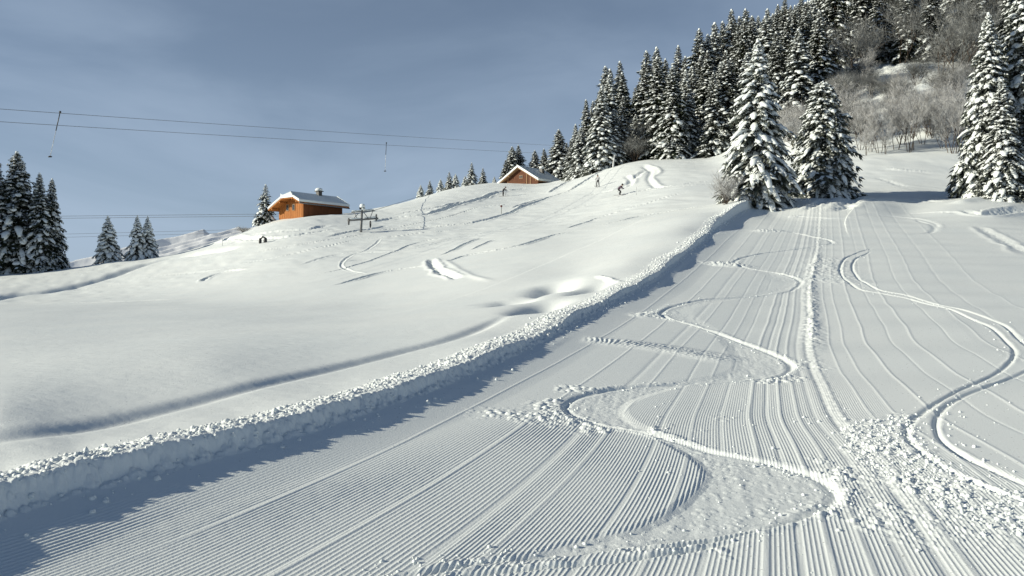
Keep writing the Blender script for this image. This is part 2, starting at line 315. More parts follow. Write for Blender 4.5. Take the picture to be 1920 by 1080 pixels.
def terrain(X, Y):
    """height above the world origin (camera stands at CAMH)"""
    t = np.log(np.maximum(Y, 1.2)); s = X / np.maximum(Y, 1.2)
    e = base_e(s, t); Z = e * Y
    u = ucoord(X, Y)
    # the bank beside the piste: a field lying higher, a rubbly lip, a steep wall
    i, d, arc, tot = signed(X, Y, CREST_W, 7.0)
    far = Y[i]; lump = fbm(X[i] * 1.3, Y[i] * 1.3, 5, 2) * 0.03 + fbm(X[i] * 6, Y[i] * 6, 6, 2) * 0.008
    dd = d + lump
    fade = 1 - smooth(tot - 8, tot - 1, arc)
    fld = (1 - smooth(-0.02, 0.10, dd))                    # 1 on the field side
    dz = np.where(d < 0, 0.14, -0.14) * np.exp(-np.abs(d) / (0.8 + 0.10 * far)) * 0
    hr = 0.125 - 0.03 * np.clip((far - 5) / 6, 0, 1) + 0.0045 * np.maximum(far - 14, 0)
    H = hr * np.exp(-np.clip(-d, 0, 9) / (1.5 + 0.12 * far)) * fld - hr * np.exp(-np.clip(d, 0, 9) / (1.5 + 0.12 * far)) * (1 - fld)
    lip = np.exp(-((d + 0.16) / 0.20) ** 2) * 0.02
    band = smooth(-0.62, -0.45, dd) * (1 - smooth(0.02, 0.14, dd))
    rub = (clods(X[i], Y[i], 0.05, 1, 0.8) * 0.016 + clods(X[i], Y[i], 0.028, 2, 0.8) * 0.011 + clods(X[i], Y[i], 0.09, 4, 0.25) * 0.018 + 0.01 * fbm(X[i] * 9, Y[i] * 9, 9, 3))
    wall = smooth(-0.05, 0.05, dd) * (1 - smooth(0.10, 0.18, dd))
    sf = ((X - interp_s(Y, CW[:, 1], CW[:, 0])) > 0).astype(float); sf[i] = 1 - fld
    wY = sf * (1 - smooth(40, 56, Y)) * (1 - smooth(1700, 2100, s * F + 960)); rp = np.zeros(len(X)); rp[i] = np.clip(1 - np.maximum(d, 0) / (0.70 + 0.02 * far), 0, 1) ** 1.4 * fade * (0.125 - 0.03 * np.clip((far - 5) / 6, 0, 1) + 0.0045 * np.maximum(far - 14, 0)) * 1.05
    Z = Z * (1 - wY) + (zp(Y) + rp) * wY
    H = hr * np.exp(-np.clip(-d, 0, 9) / (1.5 + 0.12 * far)) * fld - hr * np.exp(-np.clip(d, 0, 9) / (1.5 + 0.12 * far)) * (1 - fld) * smooth(40, 56, far)
    Z[i] += fade * (H + lip + rub * band * (1 - 0.55 * smooth(-0.2, -0.02, dd)) + wall * (clods(X[i] + lump, Y[i], 0.085, 7, 0.9) * 0.032 + clods(X[i], Y[i], 0.045, 8, 0.7) * 0.016))
    # gentle shape
    pist = np.zeros(len(X)); side = X - interp_s(Y, CW[:, 1], CW[:, 0]); inb = (side > 0.30) & (Y < 60) & (Y > 1.0)
    pist[inb] = smooth(0.30, 0.5, side[inb])
    m = np.nonzero(pist > 0)[0]; xm, ym, um = X[m], Y[m], u[m]
    wob = 0.05 * fbm(xm * 0.4, ym * 0.35, 21, 2)
    Z[m] += pist[m] * (0.016 * np.sin(ym * 2.1 + 0.25 * xm + 2 * wob * 10) * smooth(6.5, 10, ym) * smooth(3.2, 5, um) + 0.02 * fbm(xm * 0.25, ym * 0.25, 22, 2) * smooth(9, 20, ym))
    Z[m] += pist[m] * (-0.026 * np.clip(um - 0.2, 0, 3.4) + 0.02 * np.clip(um - 4.6, 0, 3.5)) * (1 - 0.5 * smooth(20, 45, ym))
    keep = np.ones(len(m))
    # scraped skid bands
    for bnd, dep, sof in ((BAND1, 0.02, 0.05), (BAND2, 0.018, 0.06), (BAND3, 0.014, 0.08), (BAND4, 0.012, 0.12), (BAND5, 0.012, 0.2)):
        mk = poly_mask(xm, ym, bnd, sof); k = np.nonzero(mk > 0)[0]
        ridg = fbm(xm[k] * 14 - ym[k] * 3.0, ym[k] * 2.2, 33, 2)
        Z[m[k]] += mk[k] * (-dep + 0.003 * fbm(xm[k] * 9, ym[k] * 9, 31, 3) + 0.003 * ridg + 0.004 * clods(xm[k], ym[k], 0.04, 34, 0.25))
        keep[k] *= 1 - smooth(0.25, 0.7, mk[k])
    # rubble fan
    mk = poly_mask(xm, ym, FAN, 0.2); k = np.nonzero(mk > 0)[0]; mm = smooth(0.1, 0.9, mk[k]); pat = smooth(-0.25, 0.35, fbm(xm[k] * 2.2, ym[k] * 2.2, 41, 3))
    Z[m[k]] += mm * pat * (0.025 * clods(xm[k], ym[k], 0.08, 42, 0.55) + 0.014 * clods(xm[k], ym[k], 0.045, 43, 0.7))
    keep[k] *= 1 - 0.6 * mm * pat
    # spatter east of the main turn
    sp = smooth(0.05, 0.5, fbm(xm * 1.1, ym * 0.8, 47, 3)) * smooth(3.2, 4.0, um) * (1 - smooth(5.0, 5.8, um)) * (1 - smooth(8, 10, ym)) * smooth(4.2, 5.2, ym)
    k = np.nonzero(sp > 0.02)[0]; Z[m[k]] += sp[k] * 0.011 * clods(xm[k], ym[k], 0.05, 48, 0.5)
    # grooves between groomer passes, and the centre ridge
    pit = np.where(um < 2.35, 0.036, 0.0275)
    seams = [(0.95, 0.025, 0.010), (1.75, 0.03, 0.010), (2.35, 0.06, -0.010), (2.62, 0.03, 0.008), (3.1, 0.03, -0.008), (3.42, 0.03, 0.007), (3.7, 0.03, -0.007), (4.02, 0.04, 0.014),
             (4.2, 0.035, -0.012), (4.36, 0.035, 0.014), (4.55, 0.04, 0.012), (4.72, 0.05, -0.010), (4.9, 0.06, -0.022), (5.02, 0.05, 0.014), (5.35, 0.03, 0.010),
             (5.62, 0.03, 0.010), (6.05, 0.035, 0.014), (6.55, 0.03, -0.009), (7.0, 0.04, 0.014), (7.7, 0.03, -0.010), (8.3, 0.04, 0.012), (9.1, 0.05, -0.010), (10.2, 0.05, 0.010)]
    for us, w, a in seams:
        w2 = w * (0.5 + ym / 60.0); dd = um - us - 0.006 * np.sin(ym * 0.7 + us * 3) - 0.01 * fbm(ym * 1.2, ym * 0 + us, 23, 2); k = np.nonzero(np.abs(dd) < 3 * w2)[0]
        Z[m[k]] += keep[k] * a * (0.4 if us < 5.1 else 0.34) * (1 + ym[k] / 60) * np.exp(-(dd[k] / w2[k]) ** 2) * pist[m[k]]
        keep[k] *= 1 - 0.7 * np.exp(-(dd[k] / w2[k] / 1.1) ** 2)
    dd = um - 4.99; k = np.nonzero((np.abs(dd) < 0.5))[0]; br = np.exp(-((dd[k]) / (0.09 + 0.004 * ym[k])) ** 2) * smooth(4.5, 8, ym[k])
    Z[m[k]] += 0.016 * (0.35 + smooth(10, 16, ym[k])) * br * clods(xm[k], ym[k], 0.07, 51, 0.7)
    # corduroy
    dl = 0.01; uX = (ucoord(xm + dl, ym) - um) / dl; uY = (ucoord(xm, ym + dl) - um) / dl; foc = 796.0
    cpx = np.hypot(uX * ym, (uY + uX * xm / ym) * ym * ym / 1.5) / foc / pit      # grooves finer than the mesh can hold fade out
    cfade = (1 - smooth(0.46, 0.74, cpx)) * (1 - smooth(12, 18, ym))
    amp = (0.0036 + 0.0011 * (1 - smooth(1.8, 3.0, um))) * cfade * (0.85 + 0.25 * fbm(xm * 0.7, ym * 0.5, 61, 2)) * (1 - 0.45 * smooth(5.3, 6.2, um) * smooth(6.0, 8.0, ym))
    ph = um / pit + 0.3 * fbm(xm * 0.8, ym * 0.5, 62, 2)
    prof = 1 - np.abs(np.sin(math.pi * ph)) * 1.6
    Z[m] += keep * pist[m] * amp * prof * (0.9 + 0.10 * fbm(xm * 30, ym * 12, 63, 2))
    # the traverse: a raised, raked strip
    tl = trace([(1085, 633), (1180, 640), (1280, 652), (1390, 668)]); k, d, a, tt = signed(xm, ym, tl, 0.7); w = np.exp(-(d / 0.34) ** 4) * smooth(0, 0.3, a) * (1 - smooth(tt - 0.4, tt, a))
    Z[m[k]] += w * (0.022 + 0.007 * np.sin(a * 2 * math.pi / 0.085 + 3 * fbm(xm[k] * 3, ym[k] * 3, 71, 2)) * (0.7 + 0.3 * np.cos(d * 9)) + 0.008 * clods(xm[k], ym[k], 0.05, 72, 0.6))
    tl = trace([(925, 757), (1000, 768), (1070, 776)]); k, d, a, tt = signed(xm, ym, tl, 0.45); w = np.exp(-(d / 0.2) ** 2)
    Z[m[k]] += w * (0.006 + 0.022 * clods(xm[k], ym[k], 0.06, 74, 0.5))
    # carved arcs with a thrown-up rim
    for ln, wd, dep, rim, rr0 in ((S_TRACK, 0.034, 0.028, 0.016, 1.0), (LEG1, 0.03, 0.06, 0.02, 1.1), (LEG2, 0.028, 0.06, 0.022, 1.2), (T1, 0.034, 0.052, 0.010, 0.5), (T2, 0.034, 0.052, 0.010, 0.5), (T3, 0.10, 0.05, 0.02, 0.2), (T4, 0.10, 0.05, 0.02, 0.2)):
        w = trace(ln, 8); k, d, a, tt = signed(xm, ym, w, 1.2)
        # curvature: the rim is thrown to the outside of each turn
        tg = np.gradient(w, axis=0); hd = np.unwrap(np.arctan2(tg[:, 1], tg[:, 0])); sl = np.concatenate([[0], np.cumsum(np.hypot(*np.diff(w, axis=0).T))])
        cv = np.gradient(hd, sl + np.arange(len(sl)) * 1e-9); cv = np.convolve(cv, np.ones(7) / 7, 'same')
        c = np.interp(a, sl, cv); yy = ym[k]; g = 0.75 + yy / (26.0 if ln is S_TRACK else 60.0)
        out = d * np.sign(c)                       # heading turns left (c>0): outside is the right side (d>0)
        st = np.clip(np.abs(c) * 1.4, 0.5, 0.8); W = wd * g * (0.7 + 0.55 * st) * (1 + 0.25 * fbm(a * 1.7, a * 0 + 5, 85, 2))
        rf = clods(xm[k], ym[k], 0.05, 81, 0.8) * 0.7 * rr0 + 0.75 + 0.6 * rr0 * fbm(xm[k] * 8, ym[k] * 8, 82, 2)
        ends = smooth(0, 0.6, a); rf = rf * np.clip(0.55 + 1.1 * fbm(a * 1.9, d * 4, 86, 3), 0.05, 1.6)
        Z[m[k]] += ends * (-dep * g * st * np.exp(-(d / W) ** 2) + rim * g * st * rf * np.exp(-((out - 2.1 * W) / (1.3 * W)) ** 2) + 0.012 * st * rf * np.exp(-((out + 2.0 * W) / (0.8 * W)) ** 2))
        spray = np.exp(-((out - 5 * W) / (4.5 * W)) ** 2) * smooth(0.55, 0.8, st) * (out > 0)
        Z[m[k]] += ends * spray * 0.018 * clods(xm[k], ym[k], 0.07, 83, 0.6) * smooth(-0.2, 0.3, fbm(xm[k] * 3, ym[k] * 3, 84, 2)) * rr0 * 1.6
    # ---- tracks and forms of the open field: pixels, half width in px at that depth, depth px (down +), asymmetry
    field = [
        ([(-420, 905), (-150, 853), (0, 832), (150, 812), (300, 778), (450, 738), (600, 702), (750, 666), (850, 640), (920, 612), (965, 590)], 0.16, 0.062, 0.0, 0),
        ([(982, 598), (1012, 580), (1045, 566)], 0.42, 0.30, 0.0, 0), ([(1028, 556), (1036, 545), (1044, 531)], 0.62, 0.34, 0.0, 0), ([(958, 576), (964, 568), (970, 558)], 0.5, 0.24, 0.0, 0),
        ([(1082, 560), (1105, 546), (1140, 531)], 0.4, 0.2, 0.0, 0), ([(1115, 522), (1140, 530), (1170, 541)], 0.14, -0.06, 0.0, 1),
        ([(890, 575), (930, 568), (975, 560)], 0.5, 0.07, 0.0, 0),
        ([(620, 536), (660, 527), (700, 515), (750, 505), (805, 497)], 0.22, 0.28, 0.06, 1),
        ([(832, 492), (880, 478), (930, 470), (980, 460), (1030, 445), (1090, 433)], 0.2, 0.28, 0.06, 1),
        ([(1100, 428), (1160, 416), (1200, 404), (1250, 396), (1300, 388), (1350, 382), (1385, 377)], 0.17, 0.22, 0.05, 1),
        ([(905, 446), (875, 458), (850, 470), (820, 480)], 0.16, 0.2, 0.05, 1),
        ([(808, 484), (812, 496), (828, 510), (862, 524)], 0.30, 0.17, 0.05, 1),
        ([(832, 486), (852, 500), (885, 518), (930, 528)], 0.22, -0.05, 0.0, 0),
        ([(715, 450), (690, 470), (655, 482), (640, 498), (660, 508), (690, 514)], 0.14, 0.05, 0.02, 1),
        ([(-160, 578), (0, 558), (100, 545), (200, 521), (270, 497), (330, 484), (400, 473), (445, 467)], 0.95, 0.50, 0.0, 0),
        ([(-200, 578), (0, 573), (100, 570), (200, 566), (330, 560)], 0.16, 0.09, 0.0, 1),
        ([(100, 548), (180, 540), (300, 520), (400, 510), (480, 492), (560, 478)], 0.3, 0.07, 0.0, 1),
        ([(380, 530), (388, 523), (420, 512), (470, 505)], 0.3, 0.16, 0.05, 1),
        ([(560, 500), (640, 478), (760, 470), (850, 450), (940, 430)], 0.3, 0.08, 0.02, 1),
        ([(330, 462), (400, 455), (470, 449), (530, 446), (580, 438), (640, 430)], 0.6, 0.42, 0.1, 1),
        ([(440, 452), (520, 436), (580, 430), (620, 420)], 0.5, 0.25, 0.06, 1),
        ([(610, 447), (660, 436), (700, 428), (728, 421)], 0.4, 0.3, 0.05, 1),
        ([(700, 414), (740, 408), (790, 404), (830, 395), (870, 380), (900, 372), (935, 362), (990, 354)], 0.7, 0.5, 0.12, 1),
        ([(740, 402), (780, 396), (830, 388), (870, 376)], 0.5, 0.3, 0.1, 1),
        ([(700, 432), (770, 426), (850, 420), (905, 412), (950, 400), (985, 388), (1040, 368), (1090, 345), (1145, 314)], 0.42, 0.38, 0.08, 1),
        ([(1030, 360), (1075, 338), (1120, 322), (1145, 316)], 0.4, 0.3, 0.1, 1),
        ([(1150, 371), (1180, 362), (1215, 354), (1260, 349), (1300, 342), (1345, 336)], 0.42, 0.40, 0.1, 1),
        ([(1260, 353), (1300, 349), (1345, 343)], 0.3, 0.2, 0.05, 1),
        ([(1090, 370), (1120, 361), (1160, 352), (1195, 330), (1212, 318)], 0.6, 0.22, 0.05, 1),
        ([(1210, 309), (1232, 316), (1238, 325), (1224, 334), (1230, 342), (1245, 352)], 0.45, -0.16, 0.0, 0),
        ([(1205, 312), (1220, 322), (1216, 332), (1220, 342), (1236, 352)], 0.45, 0.2, 0.0, 0),
        ([(1180, 328), (1192, 338), (1186, 348)], 0.4, -0.13, 0.0, 0), ([(1172, 330), (1184, 340), (1178, 350)], 0.4, 0.16, 0.0, 0),
        ([(760, 470), (860, 445), (960, 425), (1060, 410), (1160, 392), (1260, 380)], 0.5, 0.06, 0.0, 1),
        ([(1005, 402), (1060, 393), (1110, 380), (1150, 372)], 0.4, 0.10, 0.03, 1),
        ([(560, 520), (640, 505), (720, 480), (800, 452), (880, 440)], 0.14, 0.10, 0.03, 1), ([(660, 452), (740, 446), (800, 436), (870, 430)], 0.16, 0.12, 0.03, 1),
        ([(430, 500), (520, 484), (600, 466), (680, 450)], 0.16, 0.10, 0.03, 1), ([(880, 470), (910, 458), (930, 450)], 0.14, 0.10, 0.04, 1),
        ([(1060, 430), (1130, 405), (1210, 385), (1290, 362)], 0.16, 0.12, 0.03, 1), ([(740, 425), (820, 410), (900, 392), (960, 384)], 0.18, 0.14, 0.04, 1),
        ([(960, 392), (1020, 372), (1075, 352), (1120, 330)], 0.3, 0.22, 0.06, 1),
        ([(470, 478), (560, 462), (640, 448), (690, 440)], 0.25, 0.16, 0.05, 1), ([(1000, 430), (1040, 424), (1100, 414)], 0.16, 0.08, 0.02, 1),
        # beyond the knoll
        ([(1500, 392), (1530, 380), (1560, 371)], 0.35, 0.16, 0.04, 1), ([(1565, 393), (1590, 380), (1603, 364)], 0.6, 0.24, 0.05, 1),
        ([(1610, 378), (1680, 376), (1740, 372)], 0.3, 0.07, 0.03, 1), ([(1620, 368), (1700, 372), (1780, 378)], 0.3, 0.07, 0.03, 1),
        ([(1650, 312), (1700, 318), (1760, 322)], 0.4, -0.14, 0.0, 1), ([(1640, 330), (1680, 344), (1700, 352)], 0.4, 0.08, 0.0, 1),
        ([(1800, 392), (1840, 402), (1880, 397), (1930, 392)], 0.45, 0.22, 0.1, 1), ([(1790, 384), (1812, 378), (1850, 372)], 0.6, -0.22, 0.0, 0),
        ([(1830, 420), (1880, 450), (1935, 480)], 0.3, 0.05, 0.03, 1), ([(1690, 398), (1760, 398), (1800, 399)], 0.3, 0.08, 0.03, 1),
        ([(1405, 434), (1440, 432), (1478, 430)], 0.7, -0.06, 0.0, 2), ([(1345, 496), (1360, 494), (1382, 492)], 0.9, -0.07, 0.0, 2), ([(1475, 401), (1490, 400), (1500, 400)], 0.5, -0.06, 0.0, 2), ([(1190, 590), (1235, 583)], 0.35, -0.03, 0.0, 2),
        ([(1535, 470), (1520, 520), (1522, 570), (1524, 620), (1530, 660)], 0.18, -0.02, 0.0, 2),
        ([(1558, 478), (1550, 495), (1556, 515), (1580, 538)], 0.8, -0.025, 0.0, 2),
    ]
    for pix, hw, dep, rimh, rough in field:
        w = trace(pix, 8); k, d, a, tt = signed(X, Y, w, hw * 3.2)
        ends = smooth(0, min(2.5, tt * 0.3), a) * (1 - smooth(tt - min(2.5, tt * 0.3), tt, a))
        ww = hw * (0.8 + 0.35 * fbm(a * 0.35, a * 0 + 3.1, 91, 2)) if rough != 0 else hw * (0.95 + 0.2 * fbm(a * 0.4, a * 0 + 7.7, 92, 2))
        v = -dep * np.exp(-(d / ww) ** 2) + rimh * np.exp(-((np.abs(d) - 1.9 * ww) / (0.7 * ww)) ** 2)
        if rough: v += (abs(dep) * 0.45) * clods(X[k], Y[k], max(0.12, hw * 0.7), 93, 0.6) * np.exp(-(d / (1.6 * ww)) ** 2)
        if rough == 2: v += abs(dep) * 1.2 * clods(X[k], Y[k], 0.14, 94, 0.6) * np.exp(-(d / (1.2 * ww)) ** 2)
        Z[k] += ends * v
    # soft undulation of untouched snow
    fm = 1 - pist
    Z += fm * (0.05 * fbm(X * 0.22, Y * 0.22, 11, 2) * smooth(8, 25, Y) + 0.30 * fbm(X * 0.06, Y * 0.06, 12, 2) * smooth(40, 90, Y) + 0.005 * fbm(X * 1.4, Y * 1.4, 13, 2) + 0.0026 * fbm(X * 6 + Y * 2, Y * 9, 17, 3) * (Y < 40)
               + 0.05 * fbm(X * 0.7 + 0.3 * Y, Y * 0.5, 14, 2) * smooth(45, 80, Y))
    hs = smooth(95, 115, Y) * smooth(1500, 1600, s * F + 960)
    Z += hs * (1.0 * fbm(X * 0.16, Y * 0.16, 15, 3) + 0.3 * clods(X, Y, 1.7, 16, 0.5))
    return Z + CAMH

cols = np.concatenate([np.linspace(-1.5, -0.70, int(90 * QUAL))[:-1], np.linspace(-0.70, 0.70, int(1850 * QUAL)), np.linspace(0.70, 1.5, int(90 * QUAL))[1:]])
def seg(a, b, per): return np.linspace(math.log(a), math.log(b), max(3, int((math.log(b) - math.log(a)) * per * QUAL)))[:-1]
rows = np.concatenate([seg(1.0, 3.6, 60), seg(3.6, 11, 640), seg(11, 18, 460), seg(18, 75, 330), seg(75, 230, 190), seg(230, 900, 30), [math.log(900)]])
NC, NR = len(cols), len(rows)
Yr = np.exp(rows); XX = (cols[None, :] * Yr[:, None]).ravel(); YY = np.repeat(Yr, NC)
ZZ = terrain(XX, YY)
def grid_mesh(name, X, Y, Z, nr, nc, mat):
    me = bpy.data.meshes.new(name); co = np.stack([X, Y, Z], 1).astype(np.float32)
    me.vertices.add(len(X)); me.vertices.foreach_set('co', co.ravel())
    i = np.arange(nr - 1)[:, None] * nc + np.arange(nc - 1)[None, :]
    q = np.stack([i, i + 1, i + nc + 1, i + nc], -1).reshape(-1, 4).astype(np.int32)
    me.loops.add(q.size); me.loops.foreach_set('vertex_index', q.ravel())
    me.polygons.add(len(q)); me.polygons.foreach_set('loop_start', np.arange(0, q.size, 4, dtype=np.int32))
    me.polygons.foreach_set('use_smooth', np.ones(len(q), bool))
    me.update(calc_edges=True); me.materials.append(mat); return me
ground = link('snow_ground', grid_mesh('snow_ground', XX, YY, ZZ, NR, NC, M_SNOW)); tag(ground, kind='structure')
GZ = ZZ.reshape(NR, NC)
def gz(X, Y):         # height of the finished ground
    s = min(max(X / Y, cols[0]), cols[-1]); t = min(max(math.log(Y), rows[0]), rows[-1])
    i = min(np.searchsorted(cols, s), NC - 1); j = min(np.searchsorted(rows, t), NR - 1); i0 = max(i - 1, 0); j0 = max(j - 1, 0)
    fs = 0 if i == i0 else (s - cols[i0]) / (cols[i] - cols[i0]); ft = 0 if j == j0 else (t - rows[j0]) / (rows[j] - rows[j0])
    return float((GZ[j0, i0] * (1 - fs) + GZ[j0, i] * fs) * (1 - ft) + (GZ[j, i0] * (1 - fs) + GZ[j, i] * fs) * ft)
# the slope goes on behind and beside the photographer
q = np.linspace(-1, 1, 60); q = np.sign(q) * np.abs(q) ** 2 * 1500
bx, by = np.meshgrid(q, -np.linspace(0, 1, 50) ** 2 * 1500 + 1.02); bx, by = bx.ravel(), by.ravel()
bz = -0.0 + 0.045 * by - 0.02
link_b = link('snow_slope', grid_mesh('snow_slope', bx, by, bz, 50, 60, M_SNOW)); tag(link_b, kind='structure')
def pt(px, Y): X = (px - 960) / F * Y; return X, Y
def topz(py, Y): return (HOR - py) / F * Y + CAMH

# ------------------------------------------------------------------ mesh collector
class MB:
    def __init__(s): s.v = []; s.f = []; s.m = []
    def quad(s, a, b, c, d, m=0):
        n = len(s.v); s.v += [a, b, c, d]; s.f.append((n, n + 1, n + 2, n + 3)); s.m.append(m)
    def poly(s, pts, m=0):
        n = len(s.v); s.v += list(pts); s.f.append(tuple(range(n, n + len(pts)))); s.m.append(m)
    def rings(s, rings, m=0, cap=True, closed=True):
        n = len(s.v); k = len(rings[0])
        for r in rings: s.v += r
        for i in range(len(rings) - 1):
            for j in range(k if closed else k - 1):
                a = n + i * k + j; b = n + i * k + (j + 1) % k
                s.f.append((a, b, b + k, a + k)); s.m.append(m)
        if cap:
            s.f.append(tuple(n + j for j in reversed(range(k)))); s.m.append(m)
            s.f.append(tuple(n + (len(rings) - 1) * k + j for j in range(k))); s.m.append(m)
    def tube(s, pts, rad, k=6, m=0, cap=True):
        rr = []
        for i, p in enumerate(pts):
            p = Vector(p); a = Vector(pts[max(i - 1, 0)]); b = Vector(pts[min(i + 1, len(pts) - 1)]); t = (b - a).normalized()
            x = t.cross(Vector((0, 0, 1)));  x = x.normalized() if x.length > 0.05 else t.cross(Vector((1, 0, 0))).normalized()
            y = t.cross(x); r = rad[i] if hasattr(rad, '__len__') else rad
            rr.append([tuple(p + (x * math.cos(2 * math.pi * j / k) + y * math.sin(2 * math.pi * j / k)) * r) for j in range(k)])
        s.rings(rr, m, cap)
    def box(s, c, h, M=None, m=0):
        vs = []
        for dx, dy, dz in ((-1, -1, -1), (1, -1, -1), (1, 1, -1), (-1, 1, -1), (-1, -1, 1), (1, -1, 1), (1, 1, 1), (-1, 1, 1)):
            p = Vector((dx * h[0], dy * h[1], dz * h[2])); p = (M @ p if M else p) + Vector(c); vs.append(tuple(p))
        n = len(s.v); s.v += vs
        for f in ((0, 3, 2, 1), (4, 5, 6, 7), (0, 1, 5, 4), (1, 2, 6, 5), (2, 3, 7, 6), (3, 0, 4, 7)): s.f.append(tuple(n + i for i in f)); s.m.append(m)
    def blob(s, c, r, rnd, rough=0.2, k=7, rows=4, m=0):
        rr = []
        for i in range(1, rows):
            th = math.pi * i / rows; rr.append([(c[0] + r[0] * math.sin(th) * math.cos(2 * math.pi * j / k) * (1 + rough * rnd.uniform(-1, 1)),
                                                 c[1] + r[1] * math.sin(th) * math.sin(2 * math.pi * j / k) * (1 + rough * rnd.uniform(-1, 1)),
                                                 c[2] - r[2] * math.cos(th) * (1 + rough * rnd.uniform(-1, 1))) for j in range(k)])
        s.rings(rr, m)
    def mesh(s, name, mats, smooth_=True):
        me = bpy.data.meshes.new(name); me.from_pydata([tuple(v) for v in s.v], [], s.f)
        for q in mats: me.materials.append(q)
        if len(mats) > 1: me.polygons.foreach_set('material_index', s.m)
        if smooth_: me.polygons.foreach_set('use_smooth', [True] * len(s.f))
        me.update(); return me

# ------------------------------------------------------------------ loose clods of snow (uncountable)
def scatter_clods():
    rnd = random.Random(4); rng = np.random.default_rng(4); pts = []
    cw = CREST_W
    L_ = np.concatenate([[0], np.cumsum(np.hypot(*np.diff(cw, axis=0).T))])
    for i in range(2600):
        a = L_[-1] * rnd.random() ** 1.8; x = np.interp(a, L_, cw[:, 0]); y = np.interp(a, L_, cw[:, 1]); j = min(np.searchsorted(L_, a), len(cw) - 1)
        tx, ty = cw[j] - cw[j - 1]; l = math.hypot(tx, ty); o = rnd.gauss(-0.22, 0.17) if rnd.random() < 0.9 else rnd.gauss(0.25, 0.08)
        pts.append((x + ty / l * o, y - tx / l * o, (0.006 + 0.015 * rnd.random() ** 2.5) * (1 + y * 0.03)))
    fan = catmull([at(*p) for p in FAN + FAN[:1]], 4); n = 0
    while n < 900:
        x = rnd.uniform(fan[:, 0].min(), fan[:, 0].max()); y = rnd.uniform(fan[:, 1].min(), fan[:, 1].max())
        if inside(np.array([x]), np.array([y]), fan)[0] or rnd.random() < 0.06: pts.append((x, y, 0.005 + 0.018 * rnd.random() ** 2.5)); n += 1
    for ln, cnt in ((S_TRACK, 600), (T1, 160), (T2, 120)):
        w = trace(ln, 8); q = len(w)
        for i in range(cnt):
            j = int((1 - rnd.random() ** 1.6) * (q - 2)) + 1; x, y = w[j]; pts.append((x + rnd.gauss(0, 0.13), y + rnd.gauss(0, 0.13), (0.004 + 0.010 * rnd.random() ** 2.5) * (1 + y * 0.03)))
    for i in range(260):
        x = rnd.uniform(0.8, 5.5); y = rnd.uniform(4.2, 9); pts.append((x, y, 0.004 + 0.011 * rnd.random() ** 3))
    ico = bmesh.new(); bmesh.ops.create_icosphere(ico, subdivisions=1, radius=1.0)
    bv = np.array([v.co[:] for v in ico.verts]); bf = np.array([[v.index for v in f.verts] for f in ico.faces]); ico.free()
    V = []; Fc = []
    for i, (x, y, r) in enumerate(pts):
        if y < 1.5: continue
        z = gz(x, y); v = bv * (1 + rng.uniform(-0.32, 0.32, (len(bv), 1))) * r * rng.uniform(0.7, 1.25, 3)
        a = rnd.uniform(0, 6.28); c, s_ = math.cos(a), math.sin(a); v = np.stack([v[:, 0] * c - v[:, 1] * s_, v[:, 0] * s_ + v[:, 1] * c, v[:, 2]], 1)
        Fc.append(bf + len(bv) * len(V)); V.append(v + (x, y, z + r * 0.15))
    V = np.concatenate(V); Fc = np.concatenate(Fc)
    me = bpy.data.meshes.new('snow_clods'); me.from_pydata(V.tolist(), [], Fc.tolist()); me.materials.append(M_SNOW); me.polygons.foreach_set('use_smooth', [True] * len(me.polygons)); me.update()
    tag(link('snow_clods', me), 'loose white clods of snow scattered along the bank and the ski turns', 'snow clods', kind='stuff')
scatter_clods()

